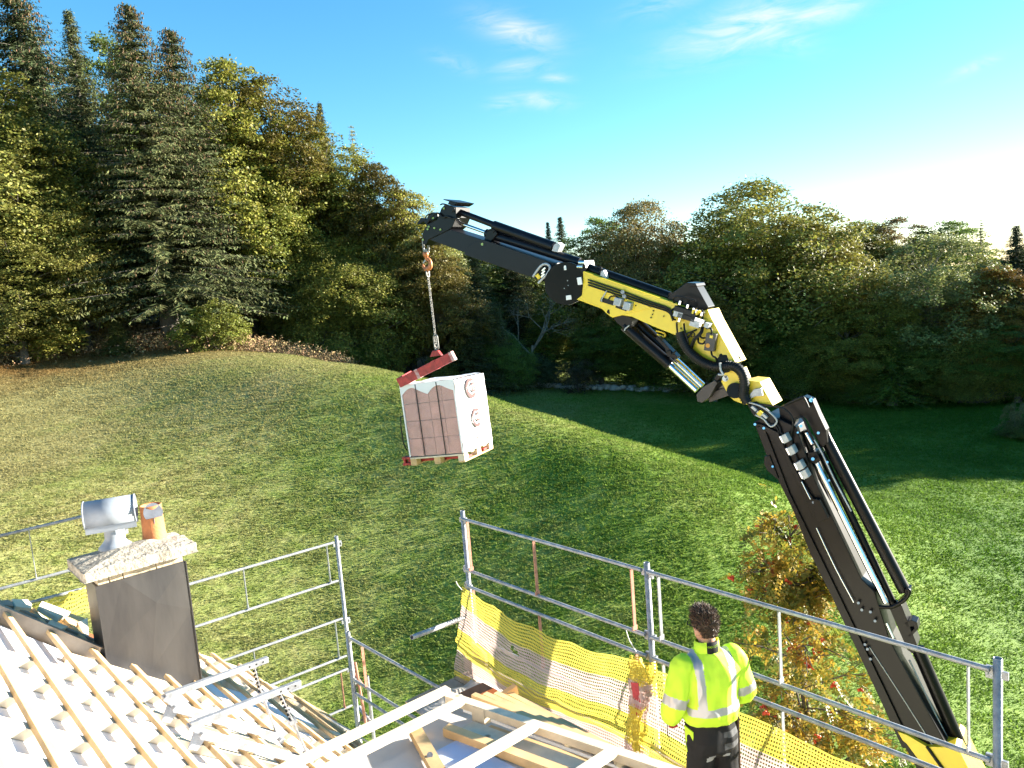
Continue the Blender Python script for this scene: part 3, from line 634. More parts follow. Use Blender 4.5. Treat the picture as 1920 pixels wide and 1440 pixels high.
    for (x, y, x2, y2) in ((147, 1150, 168, 1122),):
        g = MB(); c = rf(.12, 1.55, -.1); d = rf(.75, 1.62, -.1); pr = [(.07 * math.cos(t), .07 * math.sin(t)) for t in np.linspace(math.pi, 2 * math.pi, 9)]
        vs_, fs_ = [], []
        for e in (c, d):
            for rr_ in (1, .93):
                vs_ += [e + BV * a * rr_ * 1.6 + ZV * b * rr_ * 1.6 for a, b in pr]
        for i in range(8): fs_ += [(i, i + 1, 19 + i, 18 + i), (9 + i, 27 + i, 28 + i, 10 + i)]
        fs_ += [tuple(range(9)) + tuple(range(17, 8, -1))]
        g.add(vs_, fs_).build('gutter_end', M_COPPER, house)
    return house
house = build_house()

def build_planks():
    G = None
    def plank(px, w, label, m=M_WOODP, t=.03):
        pts = [onplane(x, y, rf(0, 0, w), NR) for x, y in px]; o = MB().prism(pts, NR * -t); tag(o.build('loose_plank', m), label, 'plank')
    plank(((79, 1127), (133, 1147), (111, 1160), (72, 1138)), .13, 'wide pale plank lying tilted left of the chimney')
    plank(((22, 1123), (52, 1124), (60, 1133), (59, 1141), (30, 1137)), .11, 'short pale plank lying furthest left at the roof verge')
    plank(((96, 1161), (129, 1175), (112, 1180), (88, 1170)), .10, 'pale plank offcut under the wide tilted plank')
    plank(((146, 1167), (164, 1158), (167, 1195), (158, 1190)), .06, 'pale board standing against the left face of the chimney')
    plank(((112, 1160), (132, 1149), (159, 1159), (141, 1175)), .05, 'orange-shaded board between the wide plank and the chimney', M_WOOD)
    plank(((0, 1126), (16, 1124), (31, 1137), (0, 1133)), .10, 'old dark board cut by the left border', M_WOODG)
    plank(((24, 1137), (60, 1150), (52, 1162), (33, 1156)), .02, 'brown board offcut in the gap below the short pale plank', M_WOOD)
build_planks()

def build_chimney():
    w, dp = .675, .35; zt = Q0[2] + .655; c0 = Q0.copy()
    t = thing('chimney', c0 + AV * w / 2 + BV * dp / 2 - ZV * .2, 'chimney clad in dark sheet metal with a lichened concrete cap on the left roof', 'chimney')
    def corner(a, b, z): return np.array([*(c0 + AV * a + BV * b)[:2], z])
    def slab(a0, a1, b0, b1, z0, z1): return MB().prism([corner(a0, b0, z0), corner(a1, b0, z0), corner(a1, b1, z0), corner(a0, b1, z0)][::-1], (0, 0, z1 - z0))
    # cladding with a shallow diamond crease on each face
    mb = MB(); zb = Q0[2] - .75
    F = [corner(0, 0, zb), corner(w, 0, zb), corner(w, 0, zt), corner(0, 0, zt)]
    m = corner(w * .62, -.012, zt - .30)
    slab(0, w, .004, dp, zb, zt).build('cladding', M_CLAD, t)
    fp = [corner(0, 0, zb), corner(w, 0, zb), corner(w, 0, zt - .42), corner(w, 0, zt), corner(w * .27, 0, zt), corner(0, 0, zt), corner(w * .46, 0, zt - .8), corner(w * .60, -.024, zt - .26), corner(0, 0, zt - .55)]
    MB().add(fp, [(8, 6, 7), (0, 6, 8), (0, 1, 6), (6, 1, 2), (6, 2, 7), (7, 2, 3), (4, 7, 3), (4, 8, 7), (5, 8, 4)]).build('front_sheet', M_CLAD, t)
    mb = MB()
    for z0 in (0, .30):
        mb.beam(corner(w + .001, -.004, zb), corner(w + .001, -.004, zt), .006, .008, AV)
        mb.beam(corner(-.001, -.004, zb), corner(-.001, -.004, zt), .012, .012, AV); break
    mb.build('corner_seam', M_CLAD, t)
    # pale brick course, then the cap
    mb = MB(); xs = [.012, .10, .20, .45, w - .012]
    for i in range(4): mb.prism([corner(xs[i] + .003, .012, zt), corner(xs[i + 1] - .003, .012, zt), corner(xs[i + 1] - .003, .12, zt), corner(xs[i] + .003, .12, zt)][::-1], (0, 0, .075))
    mb.prism([corner(.012, .125, zt), corner(w - .012, .125, zt), corner(w - .012, dp - .012, zt), corner(.012, dp - .012, zt)][::-1], (0, 0, .075))
    mb.build('brick_course', M_CBRICK, t, .004)
    z0, z1, ov = zt + .0755, zt + .15, .085
    rng = np.random.default_rng(2); mb = MB(); n = 9; g = np.zeros((n, n, 3))
    for i in range(n):
        for j in range(n):
            a = -ov + (w + 2 * ov) * i / (n - 1); b = -ov + (dp + 2 * ov) * j / (n - 1); e = min(i, n - 1 - i, j, n - 1 - j); g[i, j] = corner(a + rng.normal(0, .004), b + rng.normal(0, .004), z1 + (.055 if e > 2 else .018 * e) + rng.normal(0, .004))
    vs = list(g.reshape(-1, 3)); fs = [(i * n + j, (i + 1) * n + j, (i + 1) * n + j + 1, i * n + j + 1) for i in range(n - 1) for j in range(n - 1)]
    ring = [i * n for i in range(n)] + [(n - 1) * n + j for j in range(1, n)] + [i * n + n - 1 for i in range(n - 2, -1, -1)] + [j for j in range(n - 2, 0, -1)]
    low = [np.array([*vs[i][:2], z0]) for i in ring]; k = len(vs); vs += low; m_ = len(ring)
    fs += [(ring[i], k + i, k + (i + 1) % m_, ring[(i + 1) % m_]) for i in range(m_)] + [tuple(range(k, k + m_))]
    mb.add(vs, fs).build('cap', M_CONC, t, .008)
    top = z1 + .05
    # zinc cowl: horizontal half-open drum on a flared pipe
    c = corner(.155, .17, top)
    c[:2] = onz(216, 1022, top)[:2]
    cw = MB(); cw.lathe(c, [(.125, -.02), (.122, 0), (.10, .02), (.072, .055), (.068, .075), (.068, .20)], 28); cowl = cw.build('cowl', M_ZINC, t)
    ax = unit(AV * .94 - BV * .34); sd_ = unit(np.cross(ZV, ax)); cc = c + ZV * .275; R_ = .118; L = .185; n = 30; vs, fs = [], []
    th = np.linspace(-2.35, 2.35, n)
    for rr in (R_, R_ - .006):
        for e in (-L, L):
            for q in th: vs.append(cc + ax * e + (sd_ * math.sin(q) + ZV * math.cos(q)) * rr)
            # flare of the lower skirt is left straight
    for i in range(n - 1): fs += [(i, i + 1, n + i + 1, n + i), (2 * n + i, 3 * n + i, 3 * n + i + 1, 2 * n + i + 1), (i, 2 * n + i, 2 * n + i + 1, i + 1), (n + i, n + i + 1, 3 * n + i + 1, 3 * n + i)]
    mb = MB(); mb.add(vs, fs, True)
    for e in (-L, L): mb.tube([cc + ax * e + (sd_ * math.sin(q) + ZV * math.cos(q)) * R_ for q in th], .006, 6)
    for sgn in (-1, 1):
        e = cc + (sd_ * math.sin(2.35 * sgn) + ZV * math.cos(2.35)) * R_; mb.beam(e - ax * L, e + ax * L, .004, .05, ZV, -.025)
    mb.build('drum', M_ZINC, cowl)
    # clay pot with a tin flap
    c2 = np.array([*onz(290, 1004, top + .0)[:2], top]); pt = MB()
    pt.lathe(c2, [(.098, -.02), (.095, 0), (.090, .03), (.084, .25), (.086, .262), (.080, .268), (.074, .262), (.074, .10), (.0, .09)], 28); pot = pt.build('clay_pot', M_CLAY, t)
    vd = unit(CAM - c2); vd = unit(np.array([vd[0] + .15, vd[1], 0])); s2 = np.cross(ZV, vd); fl = []
    f0 = c2 + ZV * .215 + vd * .093
    for q in np.linspace(0, 2 * math.pi, 26)[:-1]:
        yy = .085 * math.sin(q); fl.append(f0 + s2 * (.074 * math.cos(q)) + (ZV * .86 - vd * .5) * max(yy, -.045))
    fb = MB(); fb.prism(fl, vd * .004 + ZV * .003); fb.tube([c2 + ZV * .12 + vd * .085, f0 + vd * .004], .004, 6); fb.build('tin_flap', mat('dull_tin', (.13, .14, .165), .6, .1, var=.2, scale=20), pot)
build_chimney()

def build_porch():
    z = 6.90
    def h(x, y, dz=0.0): return onz(x, y, z + dz)
    t = thing('porch_roof', h(700, 1400) * np.array([1, 1, 0]) + ZV * gz(*h(700, 1400)[:2]), 'open timber frame of the lower porch roof with white battens', 'roof')
    a0, a1 = h(832, 1301), h(520, 1452); da = unit(a1 - a0); b1 = h(1200, 1424); db = unit(b1 - a0); a1 = a0 + da * 4.2; b1 = a0 + db * 4.6
    # inner square axes: A along the front beam, B along the right hip
    nb = np.cross(ZV, da); nb = nb if nb @ (CAM - a0) * np.array(1) > 0 else -nb; nb = unit(np.array([nb[0], nb[1], 0]))
    def q(u, v, w=0.0): return a0 + da * u + unit(np.array([-da[1], da[0], 0])) * 0 + db * v + ZV * w
    # posts hidden below carry it
    mb = MB()
    for u, v in ((.15, .2), (3.9, .2), (.15, 4.2)): p = q(u, v, -.25); mb.beam(np.array([p[0], p[1], gz(p[0], p[1]) - .2]), p, .14, .14, AV)
    mb.build('post', M_WOODG, t)
    # boarding / sheathing below the battens
    def uvp(x, y):
        r_ = h(x, y) - a0; m_ = np.array([[da[0], db[0]], [da[1], db[1]]]); return np.linalg.solve(m_, r_[:2])
    BRD = mat('pale_grey_board', (.60, .56, .52), .75, 0, var=.10, scale=3)
    MB().prism([q(.06, .06, -.075), q(.06, 4.5, -.075), q(4.1, 4.5, -.075), q(4.1, .06, -.075)], ZV * -.03).build('sheathing', BRD, t)
    MB().prism([h(812, 1412, -.069), h(862, 1386, -.069), h(905, 1408, -.069), h(1080, 1500, -.069), h(880, 1520, -.069)], ZV * .004).build('membrane_sheet', M_BLUE, t)
    ru = uvp(822, 1351)[0]
    MB().beam(q(ru, .30, -.02), q(ru + .02, 4.4, -.02), .06, .055, ZV, -.024).build('rafter', M_WOOD, t)
    for u in (ru * .52,): MB().prism([q(u - ru * .16, .34, -.070), q(u + ru * .20, .34, -.070), q(u + ru * .20, 3.0, -.070), q(u - ru * .16, 3.0, -.070)], ZV * .018).build('floor_board', M_WOODP, t)
    MB().prism([q(.06, .45, -.070), q(.06 + ru * .10, .45, -.070), q(.06 + ru * .10, 4.2, -.070), q(.06, 4.2, -.070)], ZV * .012).build('floor_board', M_WOOD, t)
    MB().beam(h(778, 1369, -.03), h(846, 1490, -.03), .075, .05, ZV).build('diagonal_rafter', M_WOOD, t)
    MB().tube([h(806, 1416, -.006), h(806, 1416, .004)], .018, 12).build('screw_head', M_STEEL, t)
    for u in (2.3, 3.2): MB().beam(q(u, .30, -.02), q(u, 4.4, -.02), .06, .055, ZV, -.024).build('rafter', M_WOOD, t)
    # flat white battens on top
    for v in (.02, uvp(878, 1317)[1], uvp(1004, 1369)[1], uvp(1142, 1424)[1], uvp(1290, 1482)[1]): MB().beam(q(-.02 if v < .1 else .05, v, .03), q(4.1, v + .01, .03), .062, .032, ZV).build('batten', M_WOODP, t)
    MB().beam(q(.02, .06, .0), q(.02, 4.5, .0), .06, .05, ZV).build('hip_batten', M_WOODP, t)
    # right-hand slope: orange battens falling away, fanning out towards the far corner
    H0, H1 = h(866, 1309, -.02), h(1215, 1434, -.02); F0, F1 = h(957, 1303, -.16), h(1275, 1476, -.16); F1 = F0 + (F1 - F0) * 1.6; H1 = H0 + (H1 - H0) * 1.6
    for k in range(1, 5):
        s_ = k / 4.3; a_, c_ = H0 + (F0 - H0) * s_, H1 + (F1 - H1) * s_; MB().beam(a_, c_, .04, .055, ZV).build('batten', M_WOOD, t)
    dz = ZV * -.075
    for k in range(7):
        s_ = .05 + k * .16; a_, c_ = H0 + (H1 - H0) * s_, F0 + (F1 - F0) * s_; MB().beam(a_ + dz * .6, c_ + dz * .6, .05, .035, ZV).build('counter_batten', M_WOODP, t)
    MB().prism([H0 + dz, F0 + dz, F1 + dz, H1 + dz], (0, 0, -.02)).build('slope_membrane', M_MEMB, t)
    MB().beam(F0 + ZV * -.04, F1 + ZV * -.04, .03, .15, ZV, -.03).build('fascia', M_WOODG, t)
    MB().prism([P(933, 1302, 5.25), P(962, 1282, 5.25), P(965, 1296, 5.25), P(958, 1322, 5.25), P(934, 1318, 5.25)], BV * -.04).build('corner_board', M_WOOD, t)
    MB().prism([P(880, 1310, 5.5), P(925, 1290, 5.5), P(944, 1301, 5.5), P(938, 1314, 5.5)], BV * .12).build('copper_gutter', M_COPPER, t)
    mb = MB(); p = q(.03, .34, -.03); mb.box(p, (.10, .05, .10), (db, AV, ZV)); mb.build('block', M_WOODP, t)
build_porch()

def build_roof_brackets():
    def bracket(top, foot, base, prop, label):
        """square rail held level above the roof by an adjustable prop; all in one vertical plane"""
        u, v = roof_uv(*foot, .13); o = rf(u, v, .13); t = thing('roof_bracket', o, label, 'roof bracket', None)
        pl = lambda xy: onplane(*xy, o, BV)
        a, b = pl(top[0]), pl(top[1]); MB().beam(a, b, .036, .042, ZV).build('rail', M_STEEL, t, .003)
        mb = MB(); d = unit(b - a)
        for s_ in (.80, .87, .94): mb.box(a + (b - a) * s_, (.012, .038, .012), (d, BV, np.cross(d, BV)))
        mb.build('pin_hole', M_DARK, t)
        e = pl(base); f = rf(u, v, .13)
        for dv in (-.022, .022): MB().beam(f + BV * dv, e + BV * dv, .008, .05, NR).build('base_rail', M_STEEL, t, .002)
        MB().beam(a + ZV * -.01, f + NR * .01, .03, .03, DN).build('hinge_leg', M_STEEL, t, .003)
        mb = MB(); mb.tube([f - BV * .05, f + BV * .05], .022, 10); mb.tube([a - BV * .03 - ZV * .01, a + BV * .03 - ZV * .01], .018, 10); mb.prism([f + DN * -.05, f + DN * .05, f + DN * .03 - NR * .10, f + DN * -.03 - NR * .10], BV * .012)
        mb.build('hinge', M_STEEL, t)
        p0 = pl(prop[0]); p1 = pl(prop[1]); p2 = pl(prop[2]); pr = MB().beam(p0, p1, .034, .006, AV).build('prop', M_STEEL, t, .001)
        MB().beam(p1 - (p2 - p1) * .15, p2, .04, .012, AV).build('prop_foot', M_STEEL, t, .002)
        mb = MB()
        for s_ in np.linspace(.12, .9, 7): c = p0 + (p1 - p0) * s_; mb.box(c, (.03, .010, .012), (AV, BV, ZV))
        mb.build('prop_hole', M_DARK, t)
        mb = MB(); mb.box(p1, (.05, .05, .03), (AV, BV, ZV)); mb.tube([p2 - BV * .06, p2 + BV * .06], .018, 8); mb.build('clamp', M_STEEL, t)
    bracket(((309, 1306), (502, 1236)), (326, 1326), (520, 1380), ((474, 1243), (490, 1300), (522, 1384)), 'steel roof bracket standing nearer the chimney, rail held level by a prop')
    bracket(((356, 1361), (563, 1280)), (377, 1376), (572, 1426), ((523, 1296), (548, 1352), (578, 1418)), 'steel roof bracket standing nearer the camera, rail held level by a prop')
build_roof_brackets()

# ------------------------------------------------------------------ scaffolds
def frame(p, q, drop, parent, stiles, m_rail=None, m_stile=None, r=.0170, droop=None):
    """guardrail frame: top rail p-q, lower rail `drop` below, flat stiles at the given fractions"""
    m_rail = m_rail or M_STEEL; m_stile = m_stile or M_STEEL
    p = np.array(p, float); q = np.array(q, float); dz = ZV * drop
    rail = MB().tube([p, q], r, 12).build('guardrail', m_rail, parent); MB().tube([p - dz, q - dz], r, 12).build('guardrail', m_rail, parent)
    for s in stiles:
        a = p + (q - p) * s; d = unit(q - p); mb = MB(); mb.beam(a - ZV * .012, a - dz + ZV * .012, .036, .008, d)
        mb.beam(a - dz + ZV * .012, a - dz + ZV * .05, .060, .010, d)
        mb.build('stile', m_stile, parent, .002)
def post(top, bottom_z, parent, r=.0242, mates=()):
    top = np.array(top, float); b = np.array([top[0], top[1], bottom_z]); p = MB().pipe(b, top, r, .0035, 18).build('scaffold_post', M_STEEL, parent)
    for f in p.data.polygons: f.use_smooth = True
    mb = MB()
    for z, d in mates:
        c = np.array([top[0], top[1], z]); d = unit(d); s = np.cross(ZV, d); mb.box(c + d * (r + .016), (.04, .022, .075), (d, s, ZV)); mb.box(c + d * (r + .028) + ZV * .0, (.016, .036, .03), (d, s, ZV)); mb.box(c - d * (r + .014), (.034, .02, .05), (d, s, ZV))
    if mates: mb.build('wedge_coupler', M_STEEL, p, .002)
    return p
RZ = 7.104
RD = unit(onz(868, 972, RZ) - onz(1860, 1254, RZ))             # along the eaves, away from the camera
ROUT = unit(np.cross(RD, ZV)); ROUT = ROUT if ROUT @ AV > 0 else -ROUT
PM = onz(1213, 1068, RZ); PR = PM - RD * np.linalg.norm(onz(1868, 1257, RZ) - PM); PL = PM + RD * np.linalg.norm(onz(866, 971, RZ) - PM)
def build_scaffolds():
    t = thing('scaffold', np.array([*PM[:2], gz(*PM[:2])]), 'galvanised scaffold with three posts and guardrails along the eaves, yellow net hung inside', 'scaffold')
    # the posts stand a touch out of plumb, as real ones do
    for p, ztop in ((PL, RZ + .075), (PM, RZ + .06), (PR, RZ + .065)):
        c = p + ROUT * .0; post([c[0], c[1], ztop], gz(c[0], c[1]) - .1, t, .0245, [(RZ - .03, -RD if p is not PR else RD), (RZ - .58, RD), (6.34, RD)])
    for (a, b, ms, st) in ((PL, PM, M_RUST, (.035, .46, .955)), (PM, PR, M_STEEL, (.045, .47, .955))):
        d = unit(b - a); o = -ROUT * .035; frame(a + d * .03 + o, b - d * .03 + o, .565, t, st, M_STEEL, ms)
        z2 = ZV * (6.353 - RZ); frame(a + d * .03 + o + z2, b - d * .03 + o + z2, .565, t, st, M_STEEL, ms)
    # deck boards, toe board and the loose stub of tube
    zd = 5.36; inn = -ROUT
    for k in range(3):
        a = PL + RD * .1 + inn * (.10 + .31 * k); b = PR - RD * 1.8 + inn * (.10 + .31 * k); a = np.array([a[0], a[1], zd]); b = np.array([b[0], b[1], zd]); MB().beam(a, b, .30, .045, ZV, -.03).build('deck_board', M_WOODG, t)
    a = PL + RD * .12 + inn * .06; b = PR - RD * 1.6 + inn * .06; MB().beam([a[0], a[1], zd + .09], [b[0], b[1], zd + .09], .03, .15, ZV).build('toe_board', M_WOODG, t)
    a = P(868, 1159, 8.14); b = P(772, 1195, 7.48); MB().pipe(a, b, .0242, .0035, 16).build('tube_stub', M_STEEL, t)
    a = PL + inn * .02; MB().beam([a[0], a[1], 5.62], [*(a + AV * .0 + RD * -.35 + inn * .10)[:2], 5.62], .03, .20, ZV).build('end_board', M_WOODG, t)
    # ---- left scaffold round the gable and the corner
    g = P(631, 1012, 9.85); z = lambda x, y, d: P(x, y, d)[2]
    p1 = np.array([g[0], g[1]]); p2v = P(653, 1192, 9.0); e0 = P(360, 1085, 8.75)
    t2 = thing('scaffold', np.array([*p1, gz(*p1)]), 'galvanised scaffold behind the chimney with guardrail frames and two close corner posts', 'scaffold')
    dL = unit(np.array([e0[0] - g[0], e0[1] - g[1], 0])); p0 = g + dL * 2.42
    post([g[0], g[1], g[2] + .05], gz(*p1) - .1, t2, .0235, [(g[2] - .06, -dL), (5.38, -dL), (4.72, -dL)])
    post([p2v[0], p2v[1], p2v[2] + .05], gz(*p2v[:2]) - .1, t2, .0245, [(p2v[2] - .03, -BV), (p2v[2] - .55, -BV)])
    p3 = p2v + BV * -.05 + AV * .16; MB().pipe([p3[0], p3[1], gz(*p3[:2])], [p3[0], p3[1], p2v[2] - .55], .02, .003).build('scaffold_post', M_STEEL, t2)
    z0 = 7.32; post([p0[0], p0[1], z0], gz(*p0[:2]) - .1, t2, .0235, [(z0 - .1, dL)])
    top = lambda zz, s: np.array([*(g + dL * s)[:2], zz])
    for zz, mm, ms in ((6.45, M_STEEL, M_STEEL), (5.43, M_STEEL, M_STEEL), (4.74, M_STEEL, M_RUST)):
        frame(top(zz, .04) , top(zz, 2.38), .51, t2, (.045, .50, .95), mm, ms, .0165)
    l1 = P(152, 981, 8.2); l0 = P(-60, 1019, 7.55); dz = .60
    frame(p0 + np.array([0, 0, l1[2] + .12 - p0[2]]) , np.array([*l0[:2], l0[2]]), .53, t2, (.62, .98), M_STEEL, M_STEEL, .0165)
    a = P(168, 1101, 7.9); b = P(40, 1134, 7.4); MB().tube([a, b], .0165, 10).build('guardrail', M_STEEL, t2)
    # rails from the corner along the eaves
    for zz in (0.0, -.52, -.69):
        q = p2v + ZV * (zz - .02) - AV * .0; MB().tube([q, q - BV * 3.4], .0175, 12).build('guardrail', M_STEEL, t2)
    a = p2v - BV * .30; MB().beam(a - ZV * .02, a - ZV * .54, .034, .008, BV).build('stile', M_RUST, t2)
    for k, (dx, dz_) in enumerate(((.05, -.60), (.10, -1.08))):
        c = p2v + ZV * dz_ + AV * dx; MB().pipe(c + BV * .12 + ZV * .10, c - BV * .10, .024, .004).build('tube_stub', M_RUST if k == 0 else M_STEEL, t2)
        mb = MB(); mb.box(c, (.075, .05, .06), (AV, BV, ZV)); mb.tube([c - AV * .06, c + AV * .06], .014, 8); mb.build('clamp', M_CHAIN, t2)
    b0 = p2v + AV * .05 + ZV * -.35; MB().tube([b0, b0 - BV * .10 - ZV * .75], .017, 10).build('brace', M_RUST, t2)
build_scaffolds()

# ------------------------------------------------------------------ debris nets
def net_material():
    m = bpy.data.materials.new('knotted_debris_net'); m.use_nodes = True; nt = m.node_tree; N = nt.nodes; L = nt.links; b = N['Principled BSDF']; b.inputs['Roughness'].default_value = .55; b.inputs['Specular IOR Level'].default_value = .3
    uv = N.new('ShaderNodeUVMap'); sx = N.new('ShaderNodeSeparateXYZ'); L.new(uv.outputs[0], sx.inputs[0])
    def mth(op, a, c=0.0):
        n = N.new('ShaderNodeMath'); n.operation = op
        for i, v in enumerate((a, c)):
            if isinstance(v, (int, float)): n.inputs[i].default_value = v
            else: L.new(v, n.inputs[i])
        return n.outputs[0]
    U, V = sx.outputs[0], sx.outputs[1]            # metres along / down the net
    nz = N.new('ShaderNodeTexNoise'); nz.inputs['Scale'].default_value = 9; L.new(uv.outputs[0], nz.inputs[0]); wob = mth('MULTIPLY', mth('SUBTRACT', nz.outputs[0], .5), .012)
    fu = mth('FRACT', mth('DIVIDE', mth('ADD', U, wob), .021)); fv = mth('FRACT', mth('DIVIDE', mth('ADD', V, wob), .028))
    hole = mth('MULTIPLY', mth('GREATER_THAN', fu, .34), mth('GREATER_THAN', fv, .50))
    cr = N.new('ShaderNodeValToRGB'); cr.color_ramp.interpolation = 'CONSTANT'; e = cr.color_ramp.elements; yel = (.72, .59, .09, 1); pnk = (.60, .45, .42, 1)
    e[0].position = 0; e[0].color = yel; e[1].position = .20; e[1].color = pnk
    for p, c in ((.46, yel), (.70, pnk), (.92, yel)): k = e.new(p); k.color = c
    L.new(V, cr.inputs[0])
    mx = N.new('ShaderNodeMixRGB'); mx.blend_type = 'MULTIPLY'; mx.inputs[0].default_value = .5; n2 = N.new('ShaderNodeTexNoise'); n2.inputs['Scale'].default_value = 6; L.new(uv.outputs[0], n2.inputs[0]); L.new(cr.outputs[0], mx.inputs[1]); L.new(n2.outputs[0], mx.inputs[2])
    hs = N.new('ShaderNodeHueSaturation'); hs.inputs['Value'].default_value = 1.3; L.new(mx.outputs[0], hs.inputs['Color']); L.new(hs.outputs[0], b.inputs['Base Color'])
    tl = N.new('ShaderNodeBsdfTranslucent'); L.new(hs.outputs[0], tl.inputs[0]); m1 = N.new('ShaderNodeMixShader'); m1.inputs[0].default_value = .35; L.new(b.outputs[0], m1.inputs[1]); L.new(tl.outputs[0], m1.inputs[2])
    tp = N.new('ShaderNodeBsdfTransparent'); m2 = N.new('ShaderNodeMixShader'); L.new(hole, m2.inputs[0]); L.new(m1.outputs[0], m2.inputs[1]); L.new(tp.outputs[0], m2.inputs[2]); L.new(m2.outputs[0], N['Material Output'].inputs[0])
    return m
M_NET = net_material()
def net_mesh(name, P0, P1, ztop, zbot, sag, parent, nu=110, nv=34, seed=0, inset=.06, bulge=.16, foot=.22, tear=None, h=.98, vshift=0.0, lead=0.0):
    P0 = np.array(P0, float); P1 = np.array(P1, float); L = np.linalg.norm((P1 - P0)[:2]); d = unit((P1 - P0) * np.array([1, 1, 0])); inn = -ROUT; vs = np.zeros((nu + 1, nv + 1, 3)); uvs = np.zeros((nu + 1, nv + 1, 2))
    for i in range(nu + 1):
        s = i / nu; zt = ztop - sag * 4 * s * (1 - s) + .012 * math.sin(s * 31 + seed) ; zb = zbot + .03 * math.sin(s * 9 + seed) 
        for j in range(nv + 1):
            v = j / nv; x = P0 + d * (L * s)
            w = inset + bulge * math.sin(math.pi * v) * (.35 + .65 * math.sin(math.pi * min(1, max(0, s)))) + foot * v ** 2
            w += .024 * mnoise.noise(Vector((s * 9 + seed, v * 5, 1.7))) + .010 * mnoise.noise(Vector((s * 26, v * 22, seed + .5))) + .03 * math.exp(-((v - .60 - .05 * math.sin(s * 5)) / .03) ** 2)
            vs[i, j] = (x + inn * w) * np.array([1, 1, 0]) + ZV * (zt + (zb - zt) * v); uvs[i, j] = (L * s, min(.999, h * v + vshift))
    idx = lambda i, j: i * (nv + 1) + j; fs = []
    for i in range(nu):
        for j in range(nv):
            if tear and any(((i / nu - a) / ra) ** 2 + ((j / nv - b - (i / nu - a) * .9) / rb) ** 2 < 1 for a, b, ra, rb in tear): continue
            fs.append((idx(i, j), idx(i + 1, j), idx(i + 1, j + 1), idx(i, j + 1)))
    o = mesh_obj(name, vs.reshape(-1, 3), fs, M_NET, parent, True); ul = o.data.uv_layers.new(name='UVMap'); fl = uvs.reshape(-1, 2)
    li = np.zeros(len(o.data.loops), int); o.data.loops.foreach_get('vertex_index', li); ul.data.foreach_set('uv', fl[li].ravel()); return o
def build_nets():
    lab = ['yellow and pink striped debris net slung between the left and middle scaffold posts', 'yellow and pink striped debris net running behind the worker to the right scaffold post']
    o = net_mesh('debris_net', PL + RD * .03, PM - RD * .10, 6.34, 5.40, .15, None, seed=1, tear=[(.36, .27, .028, .030)]); tag(o, lab[0], 'net')
    o = net_mesh('debris_net', PM + RD * .12, PR - RD * 1.4, 6.34, 5.40, .13, None, nu=120, seed=4, inset=.10, bulge=.15); tag(o, lab[1], 'net')
    # bunched knot of netting tied round the middle post
    mb = MB(); rng = np.random.default_rng(4)
    b = PM - ROUT * .16; pts = [np.array([b[0], b[1], 6.38]) + RD * .05, np.array([b[0], b[1], 6.24]), np.array([b[0], b[1], 6.10]) - RD * .03 - ROUT * .05, np.array([b[0], b[1], 5.92]) - ROUT * .10, np.array([b[0], b[1], 5.66]) - ROUT * .16 - RD * .04]
    vs = []; n = 16
    for i in range(25):
        s = i / 24 * (len(pts) - 1); k = min(int(s), len(pts) - 2); c = pts[k] * (1 - s + k) + pts[k + 1] * (s - k); rr = (.035 + .055 * math.sin(math.pi * min(1, i / 24 + .15)))
        for j in range(n):
            a = 2 * math.pi * j / n; r_ = rr * (1 + .35 * math.sin(a * 4 + i * .35) + rng.normal(0, .05)); vs.append(c + RD * math.cos(a) * r_ + ROUT * math.sin(a) * r_ * .6)
    fs = [(i * n + j, i * n + (j + 1) % n, (i + 1) * n + (j + 1) % n, (i + 1) * n + j) for i in range(24) for j in range(n)]
    o = mesh_obj('debris_net', vs, fs, M_NET, None, True); ul = o.data.uv_layers.new(name='UVMap'); li = np.zeros(len(o.data.loops), int); o.data.loops.foreach_get('vertex_index', li)
    uvv = np.array([(j / n * .45, .05 + .1 * (i % 3) / 3 if i < 8 else .25 + .012 * (i - 8) if i < 15 else .50 + .015 * (i - 15)) for i in range(25) for j in range(n)]); ul.data.foreach_set('uv', uvv[li].ravel()); tag(o, 'bunched fold of net with a red patch tied to the middle scaffold post', 'net')
    pz = np.array([b[0], b[1], 6.07]) - ROUT * .09 - RD * .02; MB().prism([pz + RD * .05 + ZV * .14, pz - RD * .03 + ZV * .16, pz - RD * .045 - ZV * .10, pz + RD * .01 - ZV * .14], -ROUT * .004).build('red_patch', mat('red_net_band', (.55, .05, .06), .6, var=.3, scale=30), o)
    # net along the gable seen left of the chimney
    a = P(40, 1138, 7.3); c = P(182, 1102, 7.9); o = net_mesh('debris_net', a, c, 6.83, 6.55, .0, None, nu=40, nv=8, seed=7, inset=0, bulge=.03, foot=.05, h=.18); tag(o, 'strip of yellow debris net just left of the chimney', 'net')
    # cable ties
    for px, lab_ in (((1193, 1222, 1174, 1182, 6.33), 'white cable tie end sticking up by the middle post'), ((866, 1106, 855, 1090, 8.14), 'white cable tie end sticking up by the left post')):
        q = P(px[0], px[1], px[4]); r_ = P(px[2], px[3], px[4]); m_ = (q + r_) / 2 + RD * .02; o = MB().tube([q, m_, r_], .0035, 6).build('cable_tie', M_STICK); tag(o, lab_, 'cable tie')
    # tarpaulin lying on the deck under the net
    zd = 5.38; vs = []; nu, nv = 46, 10
    for i in range(nu + 1):
        for j in range(nv + 1):
            s, v = i / nu, j / nv; p = PL - RD * (.25 + 2.9 * s) - ROUT * (.22 + .75 * v); vs.append((p[0], p[1], zd + .05 + .06 * (1 - v) ** 3 + .07 * mnoise.noise(Vector((s * 7, v * 3, 2))) + .03 * mnoise.noise(Vector((s * 22, v * 9, 5)))))
    fs = [(i * (nv + 1) + j, (i + 1) * (nv + 1) + j, (i + 1) * (nv + 1) + j + 1, i * (nv + 1) + j + 1) for i in range(nu) for j in range(nv)]
